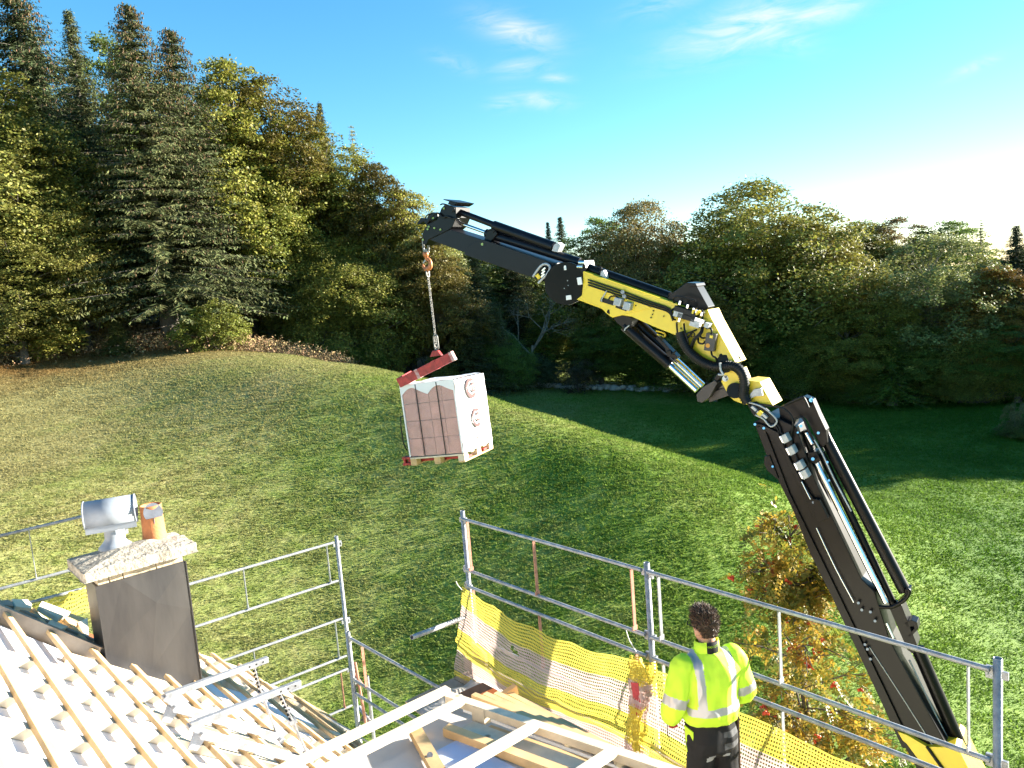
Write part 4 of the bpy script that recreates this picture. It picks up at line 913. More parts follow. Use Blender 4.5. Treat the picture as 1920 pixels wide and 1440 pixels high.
    o = mesh_obj('tarpaulin', vs, fs, M_TARP, None, True); m = o.modifiers.new('thick', 'SOLIDIFY'); m.thickness = .006; tag(o, 'crumpled grey tarpaulin lying on the scaffold deck below the net', 'tarpaulin')
build_nets()

# ------------------------------------------------------------------ loader crane
CB = P(1750, 1420, 8.0); CH = P(800, 465, 11.0); CD = unit((CH - CB) * np.array([1, 1, 0])); CN = np.array([-CD[1], CD[0], 0]); CN = CN if CN @ (CAM - CB) > 0 else -CN
def cp(x, y, off=0.0): return onplane(x, y, CB + CN * off, CN)
def m7(pts): return [(770 + x / 4.923, 360 + y / 4.923) for x, y in pts]
def m8(pts): return [(1060 + x / 4.5, 480 + y / 4.5) for x, y in pts]
def m9(pts): return [(1360 + x / 4.2367, 660 + y / 4.2367) for x, y in pts]
def m10(pts): return [(1480 + x / 2.666, 900 + y / 2.666) for x, y in pts]
def build_crane():
    base = cp(1838, 1600); gx_, gy_ = base[0], base[1]; zg = gz(gx_, gy_)
    t = thing('loader_crane', (gx_, gy_, zg), 'yellow and black folding loader crane reaching over the meadow with a hanging load', 'crane')
    def plate(pts, f, k, name, m, par=t, bev=.004):
        """outline in the crane's own plane from front offset f back to k"""
        return MB().prism([cp(x, y, f) for x, y in pts], CN * (k - f)).build(name, m, par, bev)
    def rod(a, b, r, name, m, off=0.0, par=t, n=18, r2=None):
        return MB().tube([cp(*a, off), cp(*b, off)], r, n, r2=r2).build(name, m, par)
    def hose(pts, r, name='hydraulic_hose', m=M_RUB, off=.0, par=t, lift=0.0, n=10):
        """smooth run through the points (catmull-rom)"""
        q = [cp(x, y, off + (lift * math.sin(math.pi * i / max(1, len(pts) - 1)))) for i, (x, y) in enumerate(pts)]; out = []
        for i in range(len(q) - 1):
            p0, p1, p2, p3 = q[max(i - 1, 0)], q[i], q[i + 1], q[min(i + 2, len(q) - 1)]
            for u in np.linspace(0, 1, 7)[:-1]: out.append(.5 * ((2 * p1) + (-p0 + p2) * u + (2 * p0 - 5 * p1 + 4 * p2 - p3) * u * u + (-p0 + 3 * p1 - 3 * p2 + p3) * u ** 3))
        out.append(q[-1]); return MB().tube(out, r, n).build(name, m, par), out
    def blk(x, y, w, h, ang, f, k, name, m, par=t):
        ca, sa = math.cos(math.radians(ang)), math.sin(math.radians(ang)); pts = [(x + ca * i * w / 2 - sa * j * h / 2, y + sa * i * w / 2 + ca * j * h / 2) for i, j in ((-1, -1), (1, -1), (1, 1), (-1, 1))]; return plate(pts, f, k, name, m, par, .003)
    def disc(x, y, r, f, k, name, m, par=t, n=32): return MB().tube([cp(x, y, f), cp(x, y, k)], r, n).build(name, m, par, .003)
    W = .17
    # --- outer black boom with its extension
    b1 = plate(m7([(520, 505), (640, 435), (700, 450), (1310, 655), (1330, 760), (1258, 835), (490, 578)]), W, -W, 'outer_boom', M_NAVY)
    ext = plate(m7([(150, 415), (340, 338), (700, 452), (660, 520), (520, 560), (470, 548), (185, 445)]), W - .03, -W + .03, 'extension_boom', M_NAVY)
    head = plate(m7([(108, 390), (150, 300), (245, 255), (282, 150), (312, 118), (415, 140), (420, 235), (385, 320), (345, 352), (165, 440), (138, 492), (112, 478)]), W - .015, -W + .015, 'boom_head', M_BLACK)
    plate(m7([(300, 64), (435, 95), (430, 103), (388, 128), (342, 112), (352, 88), (300, 72)]), .20, -.16, 'top_plate', M_BLACK, head)
    plate(m7([(52, 298), (92, 238), (150, 248), (165, 205), (200, 186), (245, 195), (248, 228), (205, 262), (160, 268), (150, 306), (120, 270), (78, 300)]), .05, -.10, 'sheave_bracket', M_BLACK, head)
    for (x, y) in ((305, 152), (205, 240), (218, 333), (273, 347), (165, 320), (155, 343), (112, 440)): disc(*m7([(x, y)])[0], .014, W + .004, W - .03, 'bolt', M_CHROME, head, 12)
    hose(m7([(160, 275), (210, 215), (250, 195), (300, 235), (330, 225), (390, 245), (425, 240)]), .012, off=W + .01, par=head)
    hose(m7([(275, 118), (300, 110), (350, 125), (400, 150), (380, 185)]), .010, off=W + .012, par=head)
    hose(m7([(130, 250), (150, 215), (180, 200)]), .008, off=.06, par=head)
    disc(*m7([(660, 482)])[0], .018, W + .008, W - .03, 'bolt', M_CHROME, b1, 14)
    plate(m7([(672, 455), (712, 352), (775, 350), (800, 385), (742, 452), (700, 462)]), .10, -.10, 'cylinder_bracket', M_BLACK, b1)
    rod(*m7([(415, 170), (790, 312)]), .042, 'hose_reel_tube', M_NAVY, .04); c1 = rod(*m7([(770, 310), (1325, 508)]), .066, 'extension_cylinder', M_NAVY, .04)
    plate(m7([(1302, 545), (1318, 490), (1355, 465), (1384, 492), (1352, 556)]), .09, -.02, 'end_bracket', M_GREYB, c1)
    c2 = rod(*m7([(700, 380), (1560, 650)]), .058, 'extension_cylinder', M_NAVY, .02); rod(*m7([(385, 262), (720, 382)]), .024, 'piston_rod', M_CHROME, .02, c2)
    hose(m7([(710, 360), (740, 345), (770, 352), (760, 375)]), .010, off=.10, par=c2)
    plate(m7([(1545, 690), (1555, 632), (1600, 630), (1615, 700), (1612, 800), (1560, 720)]), .12, -.12, 'pivot_bracket', M_BLACK, b1)
    for (x, y) in ((1585, 650), (1570, 690)): rod(*m7([(x - 30, y), (x + 22, y + 2)]), .022, 'pin', M_CHROME, .12, b1, 12)
    guard = hose(m7([(1130, 782), (1195, 690), (1245, 664), (1285, 690), (1268, 745), (1180, 840)]), .016, 'hose_guard', M_GREYB, W + .03)[0]
    plate(m7([(1150, 765), (1215, 690), (1262, 700), (1240, 760), (1190, 805)]), W + .02, W - .01, 'valve_plate', M_BLACK, b1)
    blk(*m7([(1175, 780)])[0], 9, 7, 50, W + .035, W, 'yellow_label', M_YEL, b1)
    for k in range(3): blk(*m7([(1218 + 4 * k, 770 - 28 * k)])[0], 9, 3, -45, W + .05, W, 'fitting', M_CHROME, b1)
    # --- rotary joint drum
    dr = disc(*m7([(1432, 845)])[0], .262, W + .035, -W - .035, 'joint_drum', M_BLACK, n=48)
    disc(*m7([(1440, 845)])[0], .264, W - .03, W - .055, 'drum_rim', M_GREYB, dr, 48)
    disc(*m7([(1412, 845)])[0], .095, W + .043, W + .02, 'drum_cap', M_BLACK, dr, 32)
    for (x, y, a) in ((1400, 704, -10), (1558, 822, 80), (1447, 976, -8)): blk(*m7([(x, y)])[0], 14, 8.5, a, W + .040, W + .03, 'sticker', M_STICK, dr)
    for k in range(6):
        a = k * math.pi / 3 + .4; disc(*m7([(1412 + 45 * math.cos(a), 845 + 45 * math.sin(a))])[0], .007, W + .048, W + .03, 'bolt', M_GREYB, dr, 8)
    # --- yellow inner boom
    body = plate(m8([(150, 130), (850, 372), (920, 395), (1110, 480), (1200, 452), (1240, 540), (1440, 905), (1300, 918), (1250, 975), (1175, 930), (1085, 850), (1030, 750), (940, 672), (760, 602), (560, 512), (480, 500), (395, 520), (352, 490), (310, 447), (95, 366), (140, 330), (148, 250)]), W, -W, 'inner_boom', M_YEL)
    plate(m8([(150, 345), (165, 280), (210, 250), (520, 350), (700, 420), (720, 440), (395, 516), (355, 488), (318, 440), (160, 380)]), W + .014, W, 'side_plate', M_YEL, body)
    disc(*m8([(370, 470)])[0], .028, W + .017, W - .02, 'lifting_eye', M_DARK, body, 10); disc(*m8([(1315, 842)])[0], .024, W + .006, W - .02, 'pin_hole', M_DARK, body, 14)
    for (x, y) in ((742, 462), (735, 492), (722, 520), (830, 508), (595, 418), (975, 610)): disc(*m8([(x, y)])[0], .009, W + .018, W - .02, 'bolt', M_RUB, body, 8)
    tt = rod(*m8([(165, 95), (880, 345)]), .060, 'top_tube', M_BLACK, .0)
    plate(m8([(880, 330), (1020, 226), (1095, 232), (1205, 430), (1195, 452), (1120, 476), (1050, 425), (905, 398), (850, 375)]), .10, -.10, 'elbow_bracket', M_BLACK)
    plate(m8([(1022, 224), (1098, 230), (1110, 255), (1040, 262)]), .13, -.13, 'elbow_cap', M_BLACK)
    for k in range(3): hose(m8([(192, 200 + 22 * k), (480, 298 + 22 * k), (700, 380 + 18 * k), (860, 436 + 16 * k), (900, 480 + 22 * k), (905, 520 + 14 * k)]), .0095, 'hydraulic_pipe', off=W + .022)
    for (x, y) in ((482, 304), (496, 340)): disc(*m8([(x, y)])[0], .024, W + .05, W, 'pipe_clamp', M_STEEL, body, 12)
    for (x, y) in ((438, 388), (516, 424)): blk(*m8([(x, y)])[0], 13.5, 14.5, 14, W + .09, W + .01, 'valve_housing', M_GREYB, body); disc(*m8([(x, y)])[0], .036, W + .105, W + .08, 'valve_face', M_GREYB, body, 16)
    blk(*m8([(352, 384)])[0], 26, 8, 18, W + .03, W + .01, 'manifold', M_RUB, body); blk(*m8([(470, 440)])[0], 22, 5, 20, W + .03, W + .01, 'manifold', M_RUB, body)
    hose(m8([(350, 292), (305, 370), (312, 380)]), .008, 'bracket_wire', M_GREYB, W + .04); hose(m8([(365, 372), (380, 345), (420, 338), (450, 352)]), .009, off=W + .05)
    plate(m8([(320, 118), (345, 170), (345, 195), (292, 165), (300, 130)]), .12, .05, 'tube_clamp', M_GREYB, tt); hose(m8([(255, 95), (285, 90), (305, 105), (290, 135)]), .009, off=.10)
    # valve block cluster
    for (x, y, w, h, a, nm, m) in ((950, 492, 18, 11, 14, 'valve_block', M_GREYB), (1092, 570, 19, 13, 18, 'valve_block', M_GREYB), (1190, 586, 9, 9, 20, 'valve_block', M_GREYB), (1020, 520, 34, 9, 18, 'manifold', M_RUB), (1010, 470, 44, 10, 18, 'manifold', M_RUB), (1130, 545, 18, 8, 18, 'valve_block', M_CHROME)): blk(*m8([(x, y)])[0], w, h, a, W + .10, W + .005, nm, m, body)
    for (x, y) in ((965, 395), (1030, 425), (1080, 455), (1105, 470), (1150, 490), (1140, 580), (960, 540)): blk(*m8([(x, y)])[0], 4, 8, 15, W + .10, W + .02, 'fitting', M_CHROME, body)
    for (x, y) in ((1075, 470), (1108, 480)): blk(*m8([(x, y)])[0], 3.5, 8, 15, W + .11, W + .02, 'yellow_solenoid', M_YEL, body)
    for pts in ([(920, 395), (912, 360), (940, 342), (1000, 350), (1100, 378)], [(960, 440), (945, 460), (955, 480)], [(1030, 400), (1025, 440), (1035, 470)], [(1150, 455), (1165, 480), (1155, 530)], [(940, 560), (945, 640), (960, 690), (1000, 720), (1070, 650)], [(1000, 570), (1010, 640), (1035, 720), (1045, 760)], [(1150, 580), (1140, 640), (1085, 700), (1060, 760), (1065, 800)], [(1165, 600), (1150, 650), (1095, 710), (1072, 770)], [(1190, 610), (1225, 610), (1235, 640), (1225, 680)], [(960, 690), (1040, 650), (1110, 620)], [(1120, 690), (1125, 730), (1160, 740), (1180, 720)], [(1130, 660), (1150, 690), (1180, 690)], [(920, 440), (895, 470), (900, 520), (930, 540)], [(1230, 800), (1240, 840), (1270, 860), (1280, 890)]): hose(m8(pts), .0105, off=W + .035, lift=.05)
    hose(m8([(1055, 660), (1070, 645), (1090, 655), (1085, 680), (1065, 682), (1055, 662)]), .007, off=W + .05)
    ctl = blk(*m8([(1220, 728)])[0], 19, 33, 8, W + .07, W + .005, 'control_box', mat('dark_grey_box', (.045, .04, .035), .5)); blk(*m8([(1230, 682)])[0], 6, 5.5, 8, W + .076, W + .06, 'orange_label', M_YEL, ctl); disc(*m8([(1202, 756)])[0], .024, W + .078, W + .06, 'orange_knob', mat('amber_plastic', (.75, .30, .03), .4), ctl, 14)
    plate(m8([(1385, 772), (1402, 775), (1432, 822), (1415, 828)]), .05, -.05, 'lug', M_GREYB); hose(m8([(1425, 840), (1465, 855), (1475, 890), (1460, 920)]), .013, off=.0)
    # --- luffing cylinders under the inner boom
    for (a, b, off, c, d) in (((505, 590), (888, 922), .085, (850, 890), (1110, 1132)), ((560, 520), (935, 872), -.085, (900, 850), (1158, 1094))):
        cy = rod(*m8([a, b]), .070, 'luffing_cylinder', M_BLACK, off); rod(*m8([c, d]), .040, 'piston_rod', M_CHROME, off, cy)
    cy = plate(m8([(395, 505), (480, 498), (560, 520), (560, 600), (510, 628), (430, 560)]), .14, -.14, 'cylinder_mount', M_BLACK)
    plate(m8([(755, 690), (780, 680), (945, 850), (935, 870), (860, 850), (840, 780)]), .16, .06, 'lock_valve', M_BLACK)
    hose(m8([(540, 585), (505, 615), (500, 630)]), .008, 'bracket_wire', M_GREYB, .17); hose(m8([(765, 632), (830, 650), (842, 672), (825, 680), (775, 660)]), .010, 'hanger_hook', M_YEL, .05)
    hose(m8([(850, 810), (880, 800), (900, 830), (930, 800)]), .010, off=.17)
    # --- elbow links
    plate(m8([(1105, 1170), (1160, 1105), (1262, 1048), (1282, 1072), (1215, 1195), (1150, 1240), (1112, 1225)]), W + .02, -W - .02, 'link_plate', mat('dark_brown_steel', (.03, .024, .022), .45))
    plate(m8([(1195, 1160), (1400, 1095), (1430, 1160), (1215, 1235)]), .10, -.10, 'link_arm', mat('dark_brown_steel', (.03, .024, .022), .45))
    plate(m8([(1290, 985), (1330, 970), (1330, 1010), (1275, 1060), (1255, 1030)]), W, -W, 'link_plate', M_BLACK)
    disc(*m8([(1430, 1135)])[0], .086, W + .05, -W - .05, 'elbow_pin', M_BLACK); disc(*m8([(1345, 910)])[0], .10, W + .02, -W, 'elbow_pin', M_BLACK)
    kn = plate(m8([(1315, 1060), (1345, 985), (1440, 965), (1475, 1050), (1480, 1065), (1540, 1052), (1640, 1062), (1752, 1262), (1640, 1262), (1510, 1252), (1425, 1222), (1385, 1185), (1345, 1118)]), W, -W, 'knuckle', M_YEL)
    cvr = disc(*m8([(1350, 1033)])[0], .034, W + .012, W - .01, 'round_badge', M_STICK, kn, 20)
    for pts in ([(1338, 1012), (1362, 1012), (1356, 1032), (1346, 1030)], [(1334, 1036), (1346, 1042), (1352, 1056), (1338, 1050)], [(1366, 1034), (1356, 1040), (1356, 1054), (1366, 1048)]): plate(m8(pts), W + .016, W, 'badge_mark', mat('badge_grey', (.10, .10, .11), .5), kn, 0)
    plate(m8([(1555, 1170), (1590, 1125), (1650, 1115), (1665, 1180), (1600, 1185), (1560, 1205)]), W + .05, W, 'cast_cover', M_GREYB, kn)
    # big corrugated conduit
    o_, path = hose(m8([(965, 640), (985, 705), (1040, 800), (1140, 885), (1250, 932), (1340, 930), (1425, 930), (1490, 985), (1512, 1080), (1505, 1175), (1540, 1240)]), .048, 'corrugated_conduit', M_RUB, W + .07, n=16)
    rg = MB(); acc = 0
    dense = [path[i] + (path[i + 1] - path[i]) * u for i in range(len(path) - 1) for u in np.linspace(0, 1, 6)[:-1]]
    last = dense[0]
    for i in range(1, len(dense) - 1):
        acc += np.linalg.norm(dense[i] - last); last = dense[i]
        if acc > .022: acc = 0; d = unit(dense[i + 1] - dense[i - 1]); rg.tube([dense[i] - d * .006, dense[i] + d * .006], .056, 16)
    rg.build('conduit_ribs', M_RUB, o_)
    hose(m8([(1305, 900), (1312, 960), (1330, 1000), (1290, 1000)]), .012, 'strap', M_GREYB, W + .14)
    # --- coupling frame between the knuckle and the main boom
    plate(m9([(170, 410), (245, 395), (300, 440), (410, 540), (365, 595), (300, 545), (220, 500)]), W + .03, W - .04, 'coupling_frame', M_RUB, kn)
    hose(m9([(185, 400), (300, 440), (408, 540), (362, 592), (300, 530), (240, 500)]), .010, 'coupling_guard', M_GREYB, W + .06)
    for (x, y, a) in ((225, 450, 40), (270, 490, 40), (310, 510, 40)): blk(*m9([(x, y)])[0], 12, 5, a, W + .07, W, 'fitting', M_GREYB, kn)
    blk(*m9([(272, 488)])[0], 8, 9, 40, W + .08, W, 'yellow_fitting', M_YEL, kn)
    hose(m9([(190, 405), (380, 430), (470, 455), (530, 520), (535, 600), (520, 680), (545, 790), (575, 870)]), .011, off=W + .05); hose(m9([(385, 545), (430, 600), (440, 640), (460, 660)]), .010, off=W + .05); hose(m9([(180, 410), (260, 500), (330, 560), (400, 590), (430, 650)]), .010, off=W + .045)
    # --- main boom: dark box from the head down to the yellow sheath
    MBW = .19
    mainb = plate([(1413, 792), (1440, 776), (1492, 800), (1530, 905), (1558, 965), (1615, 1085), (1640, 1110), (1668, 1200), (1776, 1400), (1730, 1418), (1690, 1400), (1640, 1290), (1560, 1120), (1520, 1040), (1487, 957), (1438, 857)], MBW, -MBW, 'main_boom', M_BLACK, bev=.008)
    plate([(1418, 800), (1432, 800), (1480, 925), (1570, 1110), (1662, 1300), (1708, 1398), (1692, 1402), (1640, 1290), (1560, 1120), (1520, 1040), (1487, 957), (1440, 862)], MBW + .03, MBW - .01, 'boom_flange', M_BLACK, mainb, .003)
    plate(m9([(310, 830), (350, 820), (420, 1000), (410, 1010), (330, 940), (305, 885)]), MBW + .05, -MBW, 'boom_lug', M_BLACK, mainb)
    plate(m9([(240, 565), (300, 580), (420, 640), (520, 870), (600, 1010), (700, 1170), (770, 1290), (770, 1330), (735, 1345), (700, 1310), (560, 1020), (430, 760), (330, 640)]), MBW + .045, MBW - .01, 'side_rail', M_BLACK, mainb)
    hose(m9([(605, 1030), (640, 1100), (675, 1170)]), .006, 'edge_strip', M_CHROME, MBW + .05); hose(m10([(135, 240), (230, 440), (322, 612)]), .006, 'edge_strip', M_CHROME, MBW + .035); hose(m10([(400, 835), (560, 1080), (770, 1412)]), .005, 'weld_seam', M_GREYB, MBW + .006)
    for (x, y, a) in ((472, 690, 62), (522, 785, 62), (588, 905, 62), (627, 975, 62)): blk(*m9([(x, y)])[0], 16, 11, a, MBW + .14, MBW + .03, 'valve_block', M_GREYB, mainb); blk(*m9([(x - 26, y + 6)])[0], 14, 4, a, MBW + .10, MBW + .03, 'valve_cap', M_CHROME, mainb)
    for (x, y, r) in ((235, 575, .014), (305, 605, .014), (600, 588, .017), (575, 640, .01), (695, 850, .017), (738, 643, .014), (822, 1020, .012), (810, 875, .012), (375, 910, .012)): disc(*m9([(x, y)])[0], r, MBW + .06, MBW, 'bolt', M_CHROME, mainb, 12)
    hp = plate(m9([(425, 440), (600, 362), (625, 352), (690, 380), (742, 500), (800, 620), (812, 720), (760, 770), (700, 640), (650, 540), (620, 515), (560, 540), (545, 620), (610, 720), (640, 820), (590, 840), (470, 640), (440, 560)]), .10, -.03, 'head_plate', M_BLACK)
    for k in range(3): hose(m9([(470 + 30 * k, 425 - 14 * k), (600 + 12 * k, 362 + 4 * k), (632 + 6 * k, 380 + 8 * k), (660, 440)]), .012, off=MBW + .02 - .06 * k)
    rod(*m9([(600, 405), (688, 380)]), .030, 'head_pin', M_BLACK, .05, hp); disc(*m9([(682, 382)])[0], .022, .10, .05, 'pin_end', M_CHROME, hp, 12)
    hose(m9([(545, 540), (590, 515), (620, 530), (650, 600), (700, 700)]), .012, off=MBW + .02)
    r1 = rod(*m10([(75, -250), (340, 600)]), .046, 'extension_cylinder', M_BLACK, .02); rod(m9([(640, 640)])[0], m9([(690, 730)])[0], .040, 'piston_rod', M_CHROME, .03, r1)
    rod(m9([(722, 880)])[0], m10([(482, 612)])[0], .032, 'chrome_rod', M_CHROME, .12); rod(m9([(760, 800)])[0], m10([(520, 620)])[0], .040, 'extension_cylinder', M_BLACK, .02)
    hose(m9([(660, 620), (760, 790), (860, 1000), (1000, 1265)]), .008, 'hydraulic_pipe', M_GREYB, .14); hose(m9([(690, 740), (740, 740), (790, 830), (870, 1010), (960, 1170)]), .009, off=.12)
    plate(m9([(655, 800), (720, 790), (760, 860), (720, 890), (650, 870)]), .16, -.05, 'cylinder_bracket', M_BLACK)
    tb = rod(m9([(655, 415)])[0], m10([(578, 556)])[0], .064, 'stabiliser_tube', M_BLACK, .0, n=24); rod(m9([(728, 490)])[0], m9([(845, 745)])[0], .022, 'small_cylinder', M_BLACK, .0, tb)
    hose(m9([(735, 480), (750, 500), (800, 600), (848, 740), (835, 755)]), .010, off=.03)
    plate(m9([(600, 690), (650, 830), (720, 960), (800, 1150), (890, 1360), (870, 1365), (770, 1170), (640, 960), (560, 860), (540, 760)]), .06, -MBW, 'web_plate', M_BLACK)
    plate(m10([(120, 95), (150, 100), (195, 190), (180, 200), (150, 215), (125, 190)]), MBW + .07, MBW, 'rail_clamp', M_BLACK, mainb)
    for (x, y) in ((345, 615), (362, 650), (405, 660), (428, 705), (378, 823), (390, 846), (405, 895), (135, 100), (120, 112)): disc(*m10([(x, y)])[0], .014, MBW + .05, MBW, 'bolt', M_GREYB, mainb, 10)
    hose(m10([(375, 628), (430, 632), (500, 636), (540, 622), (580, 595), (600, 560), (590, 545)]), .020, 'collar_band', M_BLACK, MBW - .02, mainb)
    plate(m10([(500, 640), (560, 625), (640, 830), (620, 870), (590, 850)]), .10, -.10, 'slide_block', M_BLACK, mainb)
    plate(m10([(572, 712), (610, 700), (638, 712), (645, 745), (605, 785), (590, 780), (625, 742), (620, 730), (590, 740)]), .10, -.04, 'bracket', M_BLACK, mainb); plate(m10([(545, 640), (600, 575), (602, 548), (580, 545), (575, 580), (535, 620)]), .10, -.04, 'bracket', M_BLACK, mainb)
    rod(m10([(640, 838)])[0], m10([(905, 1450)])[0], .066, 'stabiliser_tube', M_BLACK, -.02, n=24)
    hose(m10([(600, 900), (700, 1110), (830, 1370), (870, 1440)]), .010, 'hydraulic_pipe', M_GREYB, .05); hose(m10([(485, 715), (520, 790)]), .012, 'piston_rod', M_CHROME, .17)
    # yellow sheath, then the hidden foot of the crane down to the ground
    sh = plate([(1683, 1372), (1700, 1378), (1738, 1400), (1790, 1402), (1800, 1410), (1875, 1560), (1760, 1560), (1727, 1450)], MBW + .05, -MBW - .05, 'boom_sheath', M_YEL)
    plate([(1688, 1385), (1700, 1395), (1748, 1460), (1770, 1530), (1760, 1560), (1735, 1470)], MBW + .054, MBW, 'guard', M_RUB, sh); hose([(1738, 1400), (1772, 1448), (1800, 1490)], .016, 'seam_rail', M_BLACK, MBW + .06)
    bb = cp(1838, 1555); MB().tube([(gx_, gy_, zg + .9), (gx_, gy_, bb[2] + .1)], .27, 24).build('column', M_YEL, t)
    MB().box((gx_, gy_, zg + .55), (1.1, 1.0, .7), (CD, CN, ZV)).build('base_box', M_BLACK, t, .02); mb = MB(); mb.box((gx_, gy_, zg + .35), (.32, 4.6, .28), (CD, CN, ZV))
    for s_ in (-2.2, 2.2): c = np.array([gx_, gy_, 0]) + CN * s_; mb.box((c[0], c[1], zg + .2), (.14, .14, .5)); mb.box((c[0], c[1], gz(c[0], c[1]) + .05), (.45, .45, .08))
    mb.build('outrigger', M_BLACK, t, .01)
    return t
build_crane()

def build_hook_and_load():
    f = lambda x, y: cp(x, y, .0)
    # swivel hook
    top = f(797, 447); t = thing('crane_hook', top, 'orange crane hook with latch hanging from the boom tip', 'hook')
    mb = MB()
    def link(c, up, side, L, w, r):
        nrm = np.cross(up, side); pts = [c + up * (L / 2 - w / 2) * sg + (side * math.cos(a) * w / 2 + up * math.sin(a) * w / 2) for sg, rng_ in ((1, np.linspace(0, math.pi, 8)), (-1, np.linspace(math.pi, 2 * math.pi, 8))) for a in rng_]; return pts + [pts[0]], r
    def add_link(m_, c, up, side, L, w, r): p, rr = link(c, up, side, L, w, r); m_.tube(p, rr, 8, cap=False)
    side = CD
    add_link(mb, f(798.5, 460), ZV, CD, .20, .10, .016); mb.box(f(799.5, 470), (.07, .05, .05), (CD, CN, ZV)); mb.build('shackle', M_CHAIN, t)
    hk = MB(); c = f(800, 495); pts = [c + ZV * .105, c + ZV * .075] + [c + CD * -.0 + (CD * math.cos(a) + ZV * math.sin(a)) * .062 + ZV * 0 for a in np.linspace(math.radians(75), math.radians(-200), 16) * -1 + math.pi]
    pts = [c + ZV * .17, c + ZV * .11]
    for a in np.linspace(math.radians(100), math.radians(360), 16): pts.append(c + (-CD * math.cos(a) * -1 + ZV * math.sin(a)) * .075)
    hk.tube(pts, [.024, .028] + [.027] * 6 + [.034] * 6 + [.02] * 3 + [.010], 10); hk.lathe(c + ZV * .13, [(0, .05), (.04, .04), (.045, .0), (.03, -.03), (0, -.035)], 14); hk.build('hook', M_ORG, t)
    MB().beam(c + ZV * .085 - CD * .015, c + ZV * .0 - CD * -.065 + ZV * .02, .02, .006, CN).build('latch', M_STEEL, t)
    # chain down to the fork
    a, b = f(801, 505), f(819, 655); ch = thing('chain', a, 'steel chain between the crane hook and the red pallet fork', 'chain'); L = np.linalg.norm(b - a); n = 30; up = unit(a - b); s1 = unit(np.cross(up, CN)); s2 = np.cross(up, s1); mb = MB()
    for i in range(n):
        c_ = a + (b - a) * (i + .5) / n; add_link(mb, c_, up, s1 if i % 2 else s2, L / n * 1.45, .029 if i < n - 3 else .045, .0048)
    mb.build('chain_links', M_CHAIN, ch); mb = MB(); add_link(mb, a + (b - a) * .05, up, s2, .10, .06, .010); add_link(mb, b + up * .10, up, s1, .22, .075, .011); mb.build('end_link', M_CHAIN, ch)
    # load: frame of the tilted pallet
    O = np.array([-0.822, 10.866, 8.258]); R3 = np.array([[.928, .367, -.055], [-.364, .929, .065], [.075, -.041, .996]]); ex, ey, ez = R3[:, 0], R3[:, 1], R3[:, 2]; w1, w2, H = .882, 1.056, 1.188
    def L3(x, y, z): return O - ex * x + ey * y - ez * z            # x along the left face, y along the right face, z down
    ax = (ex, ey, ez)
    hp = .135
    p = thing('pallet', L3(w1 / 2, w2 / 2, H), 'wooden pallet tilted in the air under the wrapped bricks', 'pallet')
    for k, x in enumerate((.05, w1 / 2, w1 - .05)):
        MB().box(L3(x, w2 / 2, H - .011), (.10, w2, .022), ax).build('bottom_board', M_WOOD, p, .003)
        for y in (.07, w2 / 2, w2 - .07): MB().box(L3(x, y, H - .022 - .038), (.10, .14, .076), ax).build('block', M_WOODP if k == 0 else M_WOOD, p, .003)
    for y in (.05, .30, w2 / 2, w2 - .30, w2 - .05): MB().box(L3(w1 / 2, y, H - .098 - .012), (w1, .11, .024), ax).build('top_board', M_WOODP, p, .003)
    # bricks under film
    s = thing('brick_pack', L3(w1 / 2, w2 / 2, H - hp), 'stack of pink clay blocks wrapped in white printed film with a red letter G logo', 'brick pack')
    MBRK = mat('pink_clay_block', (.62, .29, .22), .8, 0, var=.25, scale=6, bump=.3); mb = MB(); bh = (H - hp - .02) / 4
    for r in range(4):
        for i in range(4):
            for j in range(3): mb.box(L3(.012 + (w1 - .024) * (i + .5) / 4, .012 + (w2 - .024) * (j + .5) / 3, .02 + bh * (r + .5)), ((w1 - .024) / 4 - .008, (w2 - .024) / 3 - .006, bh - .010), ax)
    o = mb.build('clay_blocks', MBRK, s, .004); o['kind'] = 'stuff'
    film = bpy.data.materials.new('clear_stretch_film'); film.use_nodes = True; nt = film.node_tree; b_ = nt.nodes['Principled BSDF']; b_.inputs['Base Color'].default_value = (.82, .60, .57, 1); b_.inputs['Roughness'].default_value = .28
    tp = nt.nodes.new('ShaderNodeBsdfTransparent'); mx = nt.nodes.new('ShaderNodeMixShader'); mx.inputs[0].default_value = .30; nt.links.new(tp.outputs[0], mx.inputs[1]); nt.links.new(b_.outputs[0], mx.inputs[2]); nt.links.new(mx.outputs[0], nt.nodes['Material Output'].inputs[0])
    nz = nt.nodes.new('ShaderNodeTexNoise'); nz.inputs['Scale'].default_value = 14; bp = nt.nodes.new('ShaderNodeBump'); bp.inputs['Strength'].default_value = .6; bp.inputs['Distance'].default_value = .02; nt.links.new(nz.outputs[0], bp.inputs['Height']); nt.links.new(bp.outputs[0], b_.inputs['Normal'])
    MF = mat('white_printed_film', (.80, .79, .78), .35, 0, var=.04, scale=5, bump=.35, bscale=11)
    def sheet(f3, nu, nv, name, m, seed, amp=.006):
        vs = []; 
        for i in range(nu + 1):
            for j in range(nv + 1):
                q = f3(i / nu, j / nv); vs.append(q)
        fs = [(i * (nv + 1) + j, (i + 1) * (nv + 1) + j, (i + 1) * (nv + 1) + j + 1, i * (nv + 1) + j + 1) for i in range(nu) for j in range(nv)]
        return mesh_obj(name, vs, fs, m, s, True)
    nzf = lambda u, v, k: mnoise.noise(Vector((u * 5, v * 5, k))) * .010 + mnoise.noise(Vector((u * 14, v * 14, k))) * .004
    zt = H - hp
    sheet(lambda u, v: L3(w1 * u, -.004 + nzf(u, v, 1), zt * v), 14, 14, 'clear_film', film, 1)
    sheet(lambda u, v: L3(-.008 + nzf(u, v, 2), w2 * u - .004, (H - .125) * v), 18, 18, 'printed_film', MF, 2)
